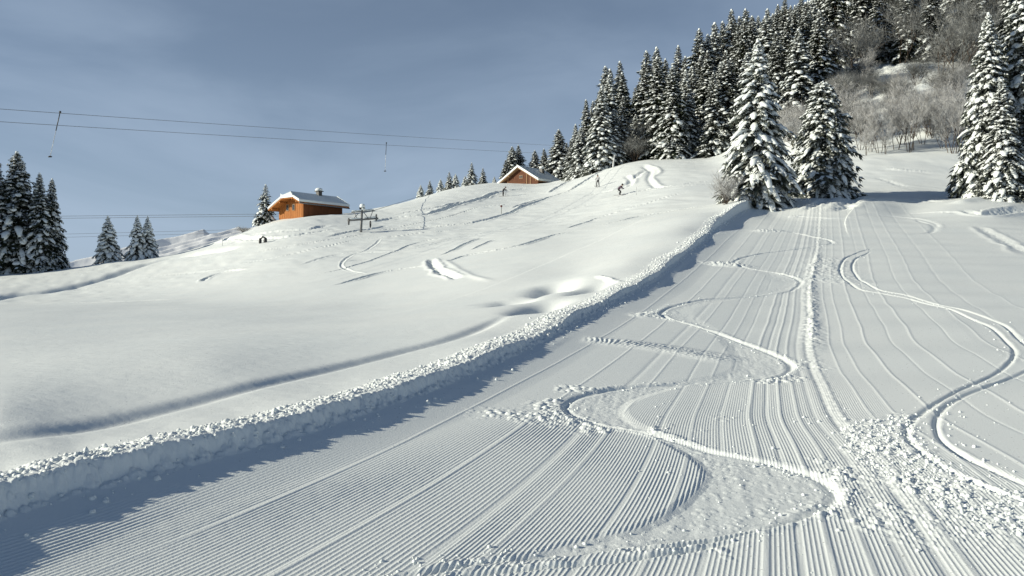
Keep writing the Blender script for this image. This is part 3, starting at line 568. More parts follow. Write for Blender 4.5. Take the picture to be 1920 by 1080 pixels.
# ------------------------------------------------------------------ conifers
def conifer(seed, H, Rr, nb, load=0.5, needle=None, fat=1.0, power=0.85, skirt=0.03, heavy=False):
    rnd = random.Random(seed); fo = MB(); sn = MB(); tr = MB()
    lean = [rnd.uniform(-0.01, 0.01) * H, rnd.uniform(-0.01, 0.01) * H]
    tr.tube([(0, 0, -0.6), (0, 0, 0.15 * H), (lean[0] * 0.5, lean[1] * 0.5, 0.55 * H), (lean[0], lean[1], 0.99 * H)], [0.018 * H, 0.014 * H, 0.008 * H, 0.002 * H], 7)
    ga = 2.39996
    for i in range(nb):
        f = (i + rnd.random()) / nb; f = f ** 1.06; zh = H * (skirt + (0.985 - skirt) * f)
        L = Rr * (max(1 - f, 0) ** power) * rnd.uniform(0.55, 1.18) + 0.012 * H
        if rnd.random() < 0.06: L *= 1.2
        a = i * ga + rnd.uniform(-0.5, 0.5); d = Vector((math.cos(a), math.sin(a), 0)); sd_ = Vector((-d.y, d.x, 0))
        rise = 0.10 + 0.55 * f ** 2; droop = (0.42 + 0.35 * (1 - f)) * rnd.uniform(0.7, 1.25)
        o = Vector((lean[0] * f, lean[1] * f, zh))
        def pos(u): return o + d * (L * u) + Vector((0, 0, L * (rise * u - droop * u * u)))
        n = 5 if L > 0.16 * Rr * 2 else 3
        wtw = L * 0.30 + 0.02 * H * 0.3
        for k in range(n):
            u = 0.18 + 0.82 * (k + rnd.random() * 0.6) / n; p = pos(u); tl = (L * 0.42 * (1.08 - u * 0.75) + 0.008 * H) * rnd.uniform(0.75, 1.25)
            for sgn in (-1, 1):
                dr = (d * 0.75 + sd_ * sgn * rnd.uniform(0.6, 1.1)).normalized(); e = p + dr * tl + Vector((0, 0, -tl * rnd.uniform(0.25, 0.6)))
                wv = (d * 0.8 - sd_ * sgn * 0.6).normalized() * tl * rnd.uniform(0.16, 0.26); mdl = p.lerp(e, 0.5) + Vector((0, 0, tl * 0.05))
                fo.quad(tuple(p), tuple(mdl + wv), tuple(e), tuple(mdl - wv))
                e2 = p + dr * tl * 0.6 + Vector((0, 0, -tl * rnd.uniform(0.6, 0.95))); m2 = p.lerp(e2, 0.5)
                fo.quad(tuple(p), tuple(m2 + wv * 0.8), tuple(e2), tuple(m2 - wv * 0.8))
                if rnd.random() < load * 0.9:     # a dusting along the twig
                    h = Vector((0, 0, tl * 0.10 + 0.012 * L)); w2 = wv * rnd.uniform(0.45, 0.8); e3 = p.lerp(e, rnd.uniform(0.6, 0.9)); m3 = p.lerp(e3, 0.55) + h
                    c0 = tuple(p + h * 0.5); c1 = tuple(m3 + w2 - h * 0.9); c2 = tuple(e3 + h * 0.4); c3 = tuple(m3 - w2 - h * 0.9); top = tuple(m3 + h * 0.7)
                    nn = len(sn.v); sn.v += [c0, c1, c2, c3, top]; sn.f += [(nn, nn + 1, nn + 4), (nn + 1, nn + 2, nn + 4), (nn + 2, nn + 3, nn + 4), (nn + 3, nn, nn + 4)]; sn.m += [0] * 4
        fo.quad(tuple(pos(0.05)), tuple(pos(0.6) + sd_ * L * 0.07), tuple(pos(1.05)), tuple(pos(0.6) - sd_ * L * 0.07))
        # pillow of snow lying along the branch
        if rnd.random() < load:
            u0 = rnd.uniform(0.2, 0.5); u1 = rnd.uniform(0.82, 1.06); st = 6; W = (0.12 if heavy else 0.085) * L * fat * rnd.uniform(0.7, 1.35) + 0.0035 * H * fat; W = min(W, 0.021 * H * (1 if H > 8 else 1.8)); rr = []
            off = sd_ * rnd.uniform(-0.12, 0.12) * L; pieces = 1 if (heavy or rnd.random() < 0.4) else 2
            for pc in range(pieces):
                a0 = u0 + (u1 - u0) * pc / pieces + 0.02 * pc; a1 = u0 + (u1 - u0) * (pc + 1) / pieces - 0.04 * (pieces - 1); rr = []
                for q in range(st + 1):
                    v = q / st; u = a0 + (a1 - a0) * v; w = W * (math.sin(math.pi * (0.06 + 0.88 * v)) ** 0.55) * rnd.uniform(0.78, 1.22) * (1.0 + 0.3 * v)
                    c = pos(u) + off * v + Vector((0, 0, w * 0.28)); hh = w * rnd.uniform(0.55, 0.8)
                    rr.append([tuple(c + sd_ * (math.cos(t_) * w) + Vector((0, 0, math.sin(t_) * hh * (1 if math.sin(t_) > 0 else 0.55)))) for t_ in [2 * math.pi * j / 7 for j in range(7)]])
                sn.rings(rr)
    # top
    if load > 0.15: sn.blob((lean[0], lean[1], H * 0.995), (0.010 * H * fat, 0.010 * H * fat, 0.014 * H * fat), rnd)
    return (fo.mesh('needles', [needle or M_NEEDLE], False), sn.mesh('snow', [M_TSNOW]), tr.mesh('trunk', [M_BARK]))

PROTO = {
    'spruce': [conifer(s, 20.0, r, 300, ld, nd, 0.9, pw) for s, r, ld, nd, pw in ((1, 3.5, 0.62, M_NEEDLE, 0.85), (2, 3.0, 0.5, M_NEEDLE, 0.8), (3, 3.9, 0.55, M_NEEDLE_F, 0.9), (4, 3.3, 0.72, M_NEEDLE, 0.75))],
    'frosty': [conifer(s, 20.0, r, 310, ld, M_NEEDLE_F, 1.1, 0.8) for s, r, ld in ((11, 3.6, 0.8), (12, 4.2, 0.72))],
    'small': [conifer(21, 7.0, 1.9, 170, 0.97, M_NEEDLE_F, 1.6, 0.85, heavy=True), conifer(22, 7.0, 1.6, 140, 0.75, M_NEEDLE, 1.3, 0.8)],
    'shaded': [conifer(31, 15.0, 3.3, 420, 0.65, M_NEEDLE, 1.0, 0.75, 0.01), conifer(32, 15.0, 2.9, 400, 0.65, M_NEEDLE, 1.0, 0.8, 0.01)],
    'hero': [conifer(41, 12.0, 3.2, 420, 0.93, M_NEEDLE_F, 1.0, 0.78, 0.0, heavy=True)],
    'dense': [conifer(51, 9.5, 2.9, 900, 0.78, M_NEEDLE_F, 0.85, 0.52, 0.0)],
    'big': [conifer(61, 16.0, 3.4, 700, 0.82, M_NEEDLE_F, 0.95, 0.78, 0.0), conifer(62, 16.0, 3.2, 680, 0.82, M_NEEDLE_F, 0.95, 0.8, 0.0)],
}
def base_h(kind): return {'spruce': 20.0, 'frosty': 20.0, 'small': 7.0, 'shaded': 15.0, 'hero': 12.0, 'dense': 9.5, 'big': 16.0}[kind]
def plant(kind, v, px, Y, toppy, label, group=None, wide=1.0, name='spruce_tree', cat='spruce', H=None, rz=None, sink=0.0):
    x, y = pt(px, Y); z = gz(x, y) - sink; h = H if H else topz(toppy, Y) - z
    k = h / base_h(kind); o = empty(name, (x, y, z), rz if rz is not None else random.Random(int(px * 7 + Y)).uniform(0, 6.28), label, cat, group)
    o.scale = (k * wide, k * wide, k)
    ms = PROTO[kind][v % len(PROTO[kind])]
    for nm, me in zip(('crown', 'snow_load', 'trunk'), ms): link(nm, me, o)
    return o
random.seed(5)
# trees in the open
plant('hero', 0, 1420, 61, 76, 'tall lone spruce loaded with thick white snow pillows beside the piste crest', wide=0.98, rz=0.6)
plant('dense', 0, 1543, 66, 153, 'dense rounded spruce with small snow tufts standing right of the snow-laden lone spruce', wide=1.0, rz=1.0)
plant('big', 0, 1853, 62, 25, 'tall frosted spruce with drooping snowy boughs at the right edge of the piste', wide=0.88)
plant('big', 1, 1880, 60, 150, 'shorter frosted spruce in front of the tall ones at the right edge', wide=1.15)
plant('big', 1, 1918, 63, -70, 'tallest frosted spruce, cut by the right edge of the picture', wide=0.95)
plant('big', 0, 1975, 60, 60, 'frosted spruce whose boughs reach in at the right border', wide=0.95)
# the shaded clump at the left edge
plant('shaded', 0, 30, 102, 284, 'tallest dark spruce of the shaded clump at the left edge', wide=1.3)
plant('shaded', 1, -8, 101, 296, 'dark spruce half cut by the left border of the picture', wide=1.25)
plant('shaded', 1, 76, 102, 325, 'slim dark spruce in the clump, second from its open-field side', wide=1.1)
plant('shaded', 0, 96, 104, 335, 'dark spruce on the outer, open-field side of the shaded clump', wide=0.85)
for px, Y, h in ((-70, 101, 16), (-135, 100, 17), (-185, 99, 18), (-225, 101, 18), (-260, 97, 18), (-300, 98, 18), (-340, 95, 18)):  # unseen trees added off frame to cast shade on the clump
    plant('shaded', px, px, Y, 0, 'unseen spruces added beyond the left border to shade the clump', 'added shading spruces beyond the left border', wide=1.3, H=h)
plant('small', 0, 203, 103, 405, 'small rounded snow-laden fir standing alone in the open field', wide=1.25)
plant('small', 0, 257, 104, 405, 'small snow-laden fir, left one of the close pair in the field', wide=1.1)
plant('small', 0, 277, 105, 406, 'small snow-laden fir, right one of the close pair in the field', wide=1.1)
plant('small', 1, 497, 122, 346, 'dark spruce standing close to the orange gabled chalet', wide=1.45)
# along the ridge
for i, (px, Y, tp, lab) in enumerate((
        (789, 205, 347, 'tiny snowy treetop peeping over the ridge, farthest from the brown chalet'), (806, 200, 338, 'small pointed spruce on the ridge left of the dark pair'),
        (826, 205, 336, 'small spruce just left of the dark pair on the ridge'), (843, 203, 322, 'larger dark spruce of the pair in the middle of the ridge'),
        (854, 206, 326, 'slimmer dark spruce of the pair in the middle of the ridge'), (884, 205, 305, 'tallest snowy spruce on the ridge between dark pair and brown chalet'),
        (872, 210, 330, 'short bushy spruce tucked left of the tallest ridge spruce'), (906, 208, 315, 'snowy spruce just right of the tallest ridge spruce'),
        (927, 210, 331, 'small spruce touching the left eave of the brown chalet'))):
    plant('small', i, px, Y, tp, lab, 'spruces along the ridge', wide=1.5)
for i, (px, Y, tp, lab) in enumerate((
        (948, 215, 300, 'low spruce behind the left roof slope of the brown chalet'), (960, 218, 275, 'tall thin spruce behind the gable peak, left of its twin'),
        (972, 220, 272, 'tall thin spruce behind the gable peak, right of its twin'), (1003, 218, 282, 'spruce rising behind the right roof slope of the brown chalet'),
        (1021, 215, 279, 'spruce between the chalet roof and the tall snowy spruce'), (1048, 212, 243, 'tall broad snowy spruce standing right behind the brown chalet'),
        (1063, 216, 268, 'dark spruce filling the gap right of the tall broad spruce'))):
    plant('frosty' if i % 2 else 'spruce', i, px, Y, tp, lab, 'spruces behind the brown chalet', wide=1.75)
# skyline of the forest
sky_row = [(1079, 188, 233), (1101, 190, 187), (1112, 196, 190), (1137, 186, 124), (1144, 192, 130), (1165, 188, 115), (1190, 200, 165), (1213, 184, 95), (1231, 190, 89), (1248, 200, 111), (1271, 186, 86),
           (1309, 182, 54), (1340, 188, 43), (1358, 195, 40), (1373, 190, 18), (1398, 196, 16), (1439, 192, 17), (1458, 200, 8), (1472, 190, -2), (1501, 186, -6), (1531, 192, -18)]
ordn = ['first', 'second', 'third', 'fourth', 'fifth', 'sixth', 'seventh', 'eighth', 'ninth', 'tenth', 'eleventh', 'twelfth', 'thirteenth', 'fourteenth', 'fifteenth', 'sixteenth', 'seventeenth', 'eighteenth', 'nineteenth', 'twentieth', 'twenty-first']
for i, (px, Y, tp) in enumerate(sky_row):
    plant('spruce' if i % 4 else 'frosty', i, px, Y, tp, 'tall snow-dusted spruce against the sky, %s along the forest skyline from the left' % ordn[i], 'skyline spruces of the hillside forest', wide=1.25)
front = [(1070, 172, 262), (1088, 165, 240), (1118, 160, 225), (1151, 158, 205), (1167, 160, 180), (1192, 164, 215), (1222, 168, 170), (1236, 166, 130), (1282, 168, 160), (1298, 172, 125), (1338, 150, 137), (1370, 160, 110), (1326, 165, 95), (1400, 150, 100), (1455, 140, 60), (1496, 136, 55), (1475, 150, 35)]
for i, (px, Y, tp) in enumerate(front):
    plant('frosty' if i % 2 else 'spruce', i, px, Y, tp, 'snow-dusted spruce at the foot of the forest, %s of the front row from the left' % ordn[i], 'front row spruces of the hillside forest', wide=1.4)
rnd = random.Random(77); n_in = 0; placed = []
while n_in < 120:
    px = rnd.uniform(1110, 1990); Y = rnd.uniform(150, 250)
    if px > 1540 and Y < 172 and rnd.random() < 0.5: continue
    if px > 1570 and Y < 150: continue
    x, y = pt(px, Y)
    if any((x - a) ** 2 + (y - b) ** 2 < 12 for a, b in placed): continue
    sk = np.interp(px, [p[0] for p in sky_row], [p[2] for p in sky_row]) + 14 if px < 1530 else -400
    h = min(rnd.uniform(15, 24), topz(sk, Y) - gz(x, y))
    if h < 9: continue
    placed.append((x, y)); n_in += 1
    plant('spruce' if rnd.random() < 0.7 else 'frosty', rnd.randrange(4), px, Y, 0, 'snow-dusted spruces packed deep in the hillside forest', 'spruces deep in the hillside forest', H=h, wide=rnd.uniform(1.15, 1.45))

for i, (px, Y, tp, lab) in enumerate(((1652, 156, -40, 'dark spruce rising between the bare trees above the clearing, left one'), (1748, 150, -50, 'dark spruce rising between the bare trees above the clearing, right one'),
        (1700, 176, -70, 'spruce topping the slope straight above the clearing'), (1835, 146, -60, 'dark spruce behind the right-hand frosted spruces, left one'), (1895, 140, -60, 'dark spruce behind the right-hand frosted spruces, right one'),
        (1562, 158, -40, 'dark spruce behind the bare tree left of the clearing'), (1612, 170, -60, 'tall spruce above the leafless pair left of the clearing'), (1535, 140, 20, 'dark spruce right behind the dense rounded spruce'),
        (1790, 165, -80, 'spruce high above the saplings near the right side'))):
    plant('spruce', i, px, Y, tp, lab, 'spruces above the clearing', wide=1.35)

# ------------------------------------------------------------------ bare frosted trees and bushes
def bare(seed, H, spread, stems, levels, mat, r0=0.012, kids=3, twig=1.0):
    rnd = random.Random(seed); tr = MB(); cr_ = MB()
    def grow(p, d, L, r, lv):
        n = 3; pts = [p]; q = Vector(p); dd = Vector(d)
        for i in range(n):
            dd = (dd + Vector((rnd.uniform(-1, 1), rnd.uniform(-1, 1), rnd.uniform(-0.5, 0.9))) * 0.10).normalized(); q = q + dd * (L / n); pts.append(q.copy())
        (tr if lv >= levels - 1 else cr_).tube([tuple(a) for a in pts], [r * (1 - 0.5 * i / n) for i in range(n + 1)], 5 if lv >= levels - 1 else 3, cap=False)
        if lv == 0:
            for q_ in range(4):
                i = rnd.choice((1, 2, 3, 3)); e = pts[i] + (dd + Vector((rnd.uniform(-1, 1), rnd.uniform(-1, 1), rnd.uniform(-0.3, 0.8))) * 0.8).normalized() * L * rnd.uniform(0.5, 1.0); w_ = Vector((rnd.uniform(-1, 1), rnd.uniform(-1, 1), 0)).normalized() * (H * 0.0017 * twig)
                cr_.poly((tuple(pts[i] - w_), tuple(pts[i] + w_), tuple(e)))
            return
        for k in range(kids + (1 if lv == 1 else 0)):
            i = rnd.choice((1, 2, 2, 3, 3)); ax = Vector((rnd.uniform(-1, 1), rnd.uniform(-1, 1), rnd.uniform(-0.2, 0.7))).normalized()
            grow(pts[i], (dd * 0.75 + ax * spread).normalized(), L * rnd.uniform(0.5, 0.78), r * 0.55, lv - 1)
    for s_ in range(stems):
        a = rnd.uniform(0, 6.28); t_ = rnd.uniform(0.05, 0.35) if stems > 1 else 0.03; o = Vector((math.cos(a), math.sin(a), 0)) * (0.03 * H if stems > 1 else 0)
        grow(o + Vector((0, 0, -0.3)), Vector((math.cos(a) * t_, math.sin(a) * t_, 1)).normalized(), H * rnd.uniform(0.36, 0.46), H * r0, levels)
    return cr_.mesh('twigs', [mat], False), tr.mesh('trunk', [M_BARK])
BARE = {
    'tree': [bare(s, 10.0, 0.75, 3, 4, M_TWIG, 0.009, 4) for s in (1, 2, 3)],
    'sapling': [bare(s, 6.0, 0.5, 3, 4, M_TWIG2, 0.007, 4) for s in (5, 6, 7)],
    'bush': [bare(s, 4.0, 0.8, 8, 3, m, 0.008, 5) for s, m in ((8, M_TWIG), (9, M_TWIG2))],
}
BH = {'tree': 10.0, 'sapling': 6.0, 'bush': 4.0}
def plant_bare(kind, v, px, Y, H, label, group=None, wide=1.0, name='bare_tree', cat='tree'):
    x, y = pt(px, Y); k = H / BH[kind]; o = empty(name, (x, y, gz(x, y) - 0.1), random.Random(int(px * 3 + Y)).uniform(0, 6.28), label, cat, group)
    o.scale = (k * wide, k * wide, k)
    for nm, me in zip(('crown', 'trunk'), BARE[kind][v % len(BARE[kind])]): link(nm, me, o)
plant_bare('bush', 1, 1360, 58, 2.9, 'bare frosty bush with snow bits at the foot of the loaded lone spruce', None, 1.0, 'bare_bush', 'bush')
plant_bare('tree', 0, 1212, 158, 8.5, 'brown leafless tree at the forest foot, left of the frosted lift mast', 'brown bushes at the forest foot', 1.3)
plant_bare('tree', 1, 1236, 160, 9.5, 'taller brown leafless tree just behind the frosted lift mast', 'brown bushes at the forest foot', 1.3)
plant_bare('bush', 0, 1190, 156, 5.5, 'low brown bush left of the leafless trees at the forest foot', 'brown bushes at the forest foot', 1.3, 'bare_bush', 'bush')
for i, (px, Y, h, lab) in enumerate(((1592, 142, 15, 'big frosted leafless tree above the rounded spruce'), (1610, 152, 13, 'frosted leafless tree right of the one above the rounded spruce'),
                                     (1560, 150, 13, 'frosted leafless tree behind the top of the rounded spruce'),
                                     (1690, 150, 16, 'tallest frosted leafless tree above the snowy clearing'),
                                     (1665, 158, 13, 'slender frosted leafless tree left of the tallest one'), (1765, 138, 15, 'broad frosted leafless tree right of the clearing'),
                                     (1795, 132, 15, 'frosted leafless tree near the tall right-hand spruces'), (1805, 145, 17, 'high frosted leafless tree overtopping the right-hand spruces'),
                                     (1830, 150, 18, 'leafless tree behind the tall frosted spruce on the right'),
                                     (1890, 145, 18, 'leafless tree above the shorter frosted spruce on the right'))):
    plant_bare('tree', i, px, Y, h * 0.85, lab, 'frosted leafless trees on the hillside', 1.15)
rnd = random.Random(9); k = 0
stems_px = [(1612, 101, 5.5), (1624, 97, 3), (1631, 99, 4), (1650, 98, 5), (1660, 97, 3.2), (1680, 99, 5.5), (1692, 102, 6), (1703, 97, 6.5), (1712, 98, 5.5), (1730, 101, 4.5), (1743, 104, 6), (1752, 106, 5.5), (1768, 98, 4), (1781, 95, 5.5), (1789, 95, 6.5), (1800, 99, 6)]
for i, (px, Y, h) in enumerate(stems_px):
    plant_bare('sapling', i, px, Y, h * 1.25, 'thin white-frosted sapling at the upper end of the piste, %s from the left' % ordn[i], 'frosted saplings at the top of the piste', 1.0, 'sapling', 'sapling')
for i in range(58):
    px = rnd.uniform(1560, 1860); Y = rnd.uniform(103, 150); kind = rnd.choice(('bush', 'sapling', 'sapling', 'bush'))
    if 1640 < px < 1755 and Y > 128 and rnd.random() < 0.8: continue
    plant_bare(kind, rnd.randrange(3), px, Y, rnd.uniform(3.5, 6.5), 'frosted shrubs covering the slope above the piste', 'frosted shrubs on the slope', 1.2, 'frosted_shrub', 'shrub')
for i, (px, Y) in enumerate(((1490, 112), (1475, 118), (1505, 124), (1480, 132), (1610, 108), (1596, 112))):
    plant_bare('bush', 1, px, Y, rnd.uniform(4, 6), 'white frosted shrubs behind the two lone spruces', 'white shrubs behind the lone spruces', 1.2, 'frosted_shrub', 'shrub')
plant_bare('bush', 1, 455, 118, 1.1, 'low frosty twigs poking through snow left of the orange chalet spruce', None, 2.6, 'low_shrub', 'shrub')

# ------------------------------------------------------------------ chalets
def wood(name, c1, c2): return noise_mat(name, c1, c2, 6.0, 0.7, 0.01, 20, (6, 6, 0.15), 0.3, 0.7, spec=0.2)
M_W1 = wood('larch_orange', (0.22, 0.075, 0.018), (0.50, 0.20, 0.055)); M_W1D = wood('larch_brown_shaded', (0.11, 0.04, 0.016), (0.24, 0.09, 0.035))  # brown copy carries the unlit side wall's shade in its colour
M_W2 = wood('old_timber', (0.06, 0.022, 0.012), (0.17, 0.065, 0.03)); M_TRIM = wood('trim_timber', (0.22, 0.13, 0.07), (0.40, 0.26, 0.15))
M_METAL = noise_mat('grey_metal', (0.10, 0.105, 0.11), (0.2, 0.205, 0.21), 8, 0.5); M_DARK = noise_mat('dark_metal', (0.012, 0.014, 0.017), (0.035, 0.037, 0.04), 8, 0.5)
M_GLASS = noise_mat('window_glass', (0.02, 0.025, 0.03), (0.05, 0.06, 0.07), 2, 0.15); M_FROST = noise_mat('frosted_metal', (0.35, 0.36, 0.36), (0.75, 0.77, 0.78), 6, 0.8, 0.01, 20)
def gable_roof(mb, hl, hr, y0, y1, zr, pitch, th, m=0, hip=0.0, hipy=0.0):
    """slab over two slopes reaching hl left and hr right of the ridge; hip > 0 cuts the front ridge end back in a half hip"""
    tp = math.tan(pitch); t = th / math.cos(pitch); up = Vector((0, 0, t))
    for w in (-hl, hr):
        ze = zr - abs(w) * tp
        lo = [(0, y0, zr), (w, y0, ze), (w, y1, ze), (0, y1, zr)]
        if hip: xh = math.copysign(hip / tp, w); lo = [(0, y0 + hipy, zr), (xh, y0, zr - hip), (w, y0, ze), (w, y1, ze), (0, y1, zr)]
        hi = [tuple(Vector(p) + up) for p in lo]; mb.poly(lo, m); mb.poly(hi[::-1], m)
        for i in range(1 if hip else 0, len(lo) - 1): mb.poly((lo[i], hi[i], hi[i + 1], lo[i + 1]), m)
    if hip:
        xh = hip / tp; lo = [(0, y0 + hipy, zr), (-xh, y0, zr - hip), (xh, y0, zr - hip)]; hi = [tuple(Vector(p) + up) for p in lo]
        mb.poly(lo[::-1], m); mb.poly(hi, m); mb.poly((lo[1], hi[1], hi[2], lo[2]), m)
def chalet(name, loc, rz, WL, WR, Ln, zr, pitch, overs, hip, mats, label, th_snow=0.38):
    root = empty(name, loc, rz, label, 'chalet'); ov, of = overs; wm, sm, tm = mats; tp = math.tan(pitch)
    hl, hr = WL - ov, WR - ov; zl = zr - hl * tp - 0.02; zt = zr - hr * tp - 0.02; xh = hip / tp
    def top(x): return min(zr - abs(x) * tp, zr - hip) - 0.02
    b = MB(); b.poly([(-hl, 0, -3.0), (hr, 0, -3.0), (hr, 0, zt)] + ([(xh, 0, zr - hip - 0.02), (-xh, 0, zr - hip - 0.02)] if hip else [(0, 0, zr - 0.02)]) + [(-hl, 0, zl)])
    for i in range(int((hl + hr) / 0.22)):       # vertical boards standing proud of the gable
        x = -hl + 0.11 + i * 0.22
        if x < hr - 0.05: b.box((x, -0.02 - 0.015 * (i % 2), (top(x) - 3.0) / 2 - 0.12), (0.095, 0.018, (top(x) + 3.0) / 2 - 0.16))
    link('gable_wall', b.mesh('gable_wall', [wm], False), root)
    b = MB(); b.poly([(hr, Ln, -3.0), (-hl, Ln, -3.0), (-hl, Ln, zl), (0, Ln, zr - 0.02), (hr, Ln, zt)]); link('gable_wall', b.mesh('rear_gable_wall', [wm], False), root)
    for w, z_ in ((-hl, zl), (hr, zt)):
        b = MB(); p = [(w, 0, -3.0), (w, Ln, -3.0), (w, Ln, z_), (w, 0, z_)]; b.poly(p if w > 0 else p[::-1])
        for i in range(int(Ln / 0.24)):
            b.box((w + math.copysign(0.015 + 0.012 * (i % 2), w), 0.14 + i * 0.24, (z_ - 3.0) / 2 - 0.02), (0.016, 0.1, (z_ + 3.0) / 2 - 0.03))
        link('side_wall', b.mesh('side_wall', [sm], False), root)
    b = MB(); gable_roof(b, WL, WR, -of, Ln + 0.7, zr, pitch, 0.16, 0, hip, hip * 1.3)
    rf = link('roof', b.mesh('roof', [tm], False), root)
    b = MB(); gable_roof(b, WL + 0.08, WR + 0.08, -of - 0.08, Ln + 0.78, zr + 0.16 / math.cos(pitch) + 0.03, pitch, th_snow, 0, hip, hip * 1.3)
    me = b.mesh('snow', [M_TSNOW], False); bm = bmesh.new(); bm.from_mesh(me); bmesh.ops.remove_doubles(bm, verts=bm.verts, dist=0.001); bmesh.ops.bevel(bm, geom=list(bm.edges), offset=0.07, segments=2, affect='EDGES'); bm.to_mesh(me); bm.free()
    link('roof_snow', me, rf)
    for x in (-hl, -hl * 0.5, hr * 0.5, hr):
        b = MB(); b.box((x, -of / 2, zr - abs(x) * tp - 0.16), (0.09, of / 2 - 0.05, 0.11)); link('purlin', b.mesh('purlin', [tm], False), rf)
    return root, rf, zt, hr

# orange chalet: near right roof corner is its anchor
th = R(54); d_ax = Vector((math.cos(th), math.sin(th), 0)); rz1 = th - R(90)
WL1, WR1, L1, p1 = 4.4, 2.8, 7.6, R(26); ov1, of1 = 0.8, 1.4
xC, yC = pt(561, 116); zC = topz(380, 116); zr1l = WR1 * math.tan(p1)
acr = Vector((math.sin(th), -math.cos(th), 0))      # across, towards the near side
org = Vector((xC, yC, 0)) - acr * WR1 + d_ax * of1
z0 = zC - 2.2 - 0.0
root1, rf1, zt1, hw1 = chalet('chalet', (org.x, org.y, z0), rz1, WL1, WR1, L1, zC - z0 + zr1l, p1, (ov1, of1), 0.6, (M_W1, M_W1D, M_W1), 'orange timber chalet with half-hipped snowy roof and dark chimney', 0.32)
zr1 = zC - z0 + zr1l
b = MB(); b.box((0.1, 4.6, zr1 + 0.4), (0.3, 0.34, 0.55)); ch = link('chimney', b.mesh('chimney', [M_DARK], False), rf1)
b = MB(); b.box((0.1, 4.6, zr1 + 1.05), (0.5, 0.5, 0.05)); 
for sx in (-1, 1):
    for sy in (-1, 1): b.box((0.1 + sx * 0.26, 4.6 + sy * 0.28, zr1 + 0.97), (0.04, 0.04, 0.06))
link('chimney_cap', b.mesh('chimney_cap', [M_DARK], False), ch)
b = MB(); rr_ = random.Random(3); b.blob((0.05, 4.6, zr1 + 1.30), (0.58, 0.58, 0.30), rr_, 0.10, 10, 6); link('chimney_snow', b.mesh('chimney_snow', [M_TSNOW]), ch)
for x in (-1.5, -0.1):
    b = MB(); b.box((x, -0.075, zr1 - 1.75), (0.30, 0.05, 0.50)); w_ = link('window', b.mesh('window', [M_TRIM], False), root1)
    b = MB(); b.box((x, -0.10, zr1 - 1.75), (0.22, 0.04, 0.40)); link('pane', b.mesh('pane', [M_GLASS], False), w_)
b = MB(); b.box((hw1 + 0.25, 1.4, zt1 + 0.3 - 0.6), (0.1, 0.1, 0.5))
b = MB(); b.tube([(WR1 + 0.05, -of1, zr1 - WR1 * math.tan(p1) - 0.02), (WR1 + 0.05, L1 + 0.7, zr1 - WR1 * math.tan(p1) - 0.08)], 0.09, 8); link('gutter', b.mesh('gutter', [M_METAL]), rf1)
b = MB(); b.box((hw1 + 0.04, 1.5, 0.6), (0.04, 0.45, 1.3)); link('door', b.mesh('door', [M_W1D], False), root1)

# brown chalet on the ridge
ph = R(40); W2, L2, p2 = 12.4, 8.5, R(30); Y2 = 186
xP, yP = pt(970, Y2); zP = topz(311, Y2); z02 = gz(xP, yP) - 0.4
of2 = 1.0; dirx = Vector((math.sin(ph), math.cos(ph), 0)); org2 = Vector((xP, yP, 0)) + dirx * of2
root2, rf2, zt2, hw2 = chalet('chalet', (org2.x, org2.y, z02), -ph, W2 / 2, W2 / 2, L2, zP - z02 - 0.5, p2, (0.8, of2), 0, (M_W2, M_W2, M_TRIM), 'dark brown timber chalet on the ridge with plain gabled snowy roof', 0.42)
zr2 = zP - z02 - 0.5
b = MB(); b.box((0.35, -0.06, zr2 - 2.0), (0.55, 0.06, 0.42)); w_ = link('window', b.mesh('window', [M_TRIM], False), root2)
b = MB()
for i in (-1, 1): b.box((0.35 + i * 0.26, -0.1, zr2 - 2.0), (0.2, 0.04, 0.30))
link('pane', b.mesh('pane', [M_GLASS], False), w_)
for x in (2.1, 3.2, -3.6):
    b = MB(); b.box((x, -0.10, zr2 - 2.9 if x < 3 else zr2 - 3.4), (0.10, 0.06, 1.5 if x < 3 else 1.1)); link('post', b.mesh('post', [M_TRIM], False), root2)
b = MB(); b.box((0.3, -0.09, zr2 - 3.5), (1.3, 0.05, 0.07)); b.box((0.3, -0.09, zr2 - 4.3), (1.5, 0.05, 0.05)); link('rail', b.mesh('rail', [M_W1D], False), root2)
b = MB(); b.box((2.2, 5.5, zr2 - 0.7), (0.42, 0.42, 1.0)); ch2 = link('chimney', b.mesh('chimney', [M_DARK], False), rf2)
b = MB(); b.blob((2.2, 5.5, zr2 + 0.55), (0.7, 0.7, 0.38), rr_, 0.1, 10, 6); link('chimney_snow', b.mesh('chimney_snow', [M_TSNOW]), ch2)

# ------------------------------------------------------------------ drag lift
def ring(mb, c, r, tk, ax, k=16):
    ax = Vector(ax).normalized(); x = ax.cross(Vector((0, 0, 1))).normalized(); y = ax.cross(x); c = Vector(c); rr = []
    for i in range(k + 1):
        a = 2 * math.pi * i / k; o = x * math.cos(a) + y * math.sin(a)
        rr.append([tuple(c + o * (r + tk * math.cos(b_)) + ax * tk * math.sin(b_)) for b_ in [2 * math.pi * j / 6 for j in range(6)]])
    mb.rings(rr, 0, False)
PYL = at(676, 437)[1]; kp = PYL / 110
def P1(px, py, dy=0.0): return Vector(((px - 960) / F * (PYL + dy), PYL + dy, topz(py, PYL + dy)))
bx_, by_ = pt(676, PYL); lift = empty('lift_pylon', (bx_, by_, gz(bx_, by_) - 0.3), 0, 'grey drag-lift pylon with snowy cross arms and pulleys below the orange chalet', 'lift pylon')
o_ = lift.location
def lp(mb, nm, mat, sm=True, par=None): 
    par = par or lift
    mb.v = [tuple(Vector(v) - o_) for v in mb.v]; return link(nm, mb.mesh(nm, [mat], sm), par)
b = MB(); b.tube([tuple(Vector((bx_, by_, o_.z - 0.5))), tuple(P1(679, 392))], [0.15, 0.12], 10); lp(b, 'mast', M_METAL)
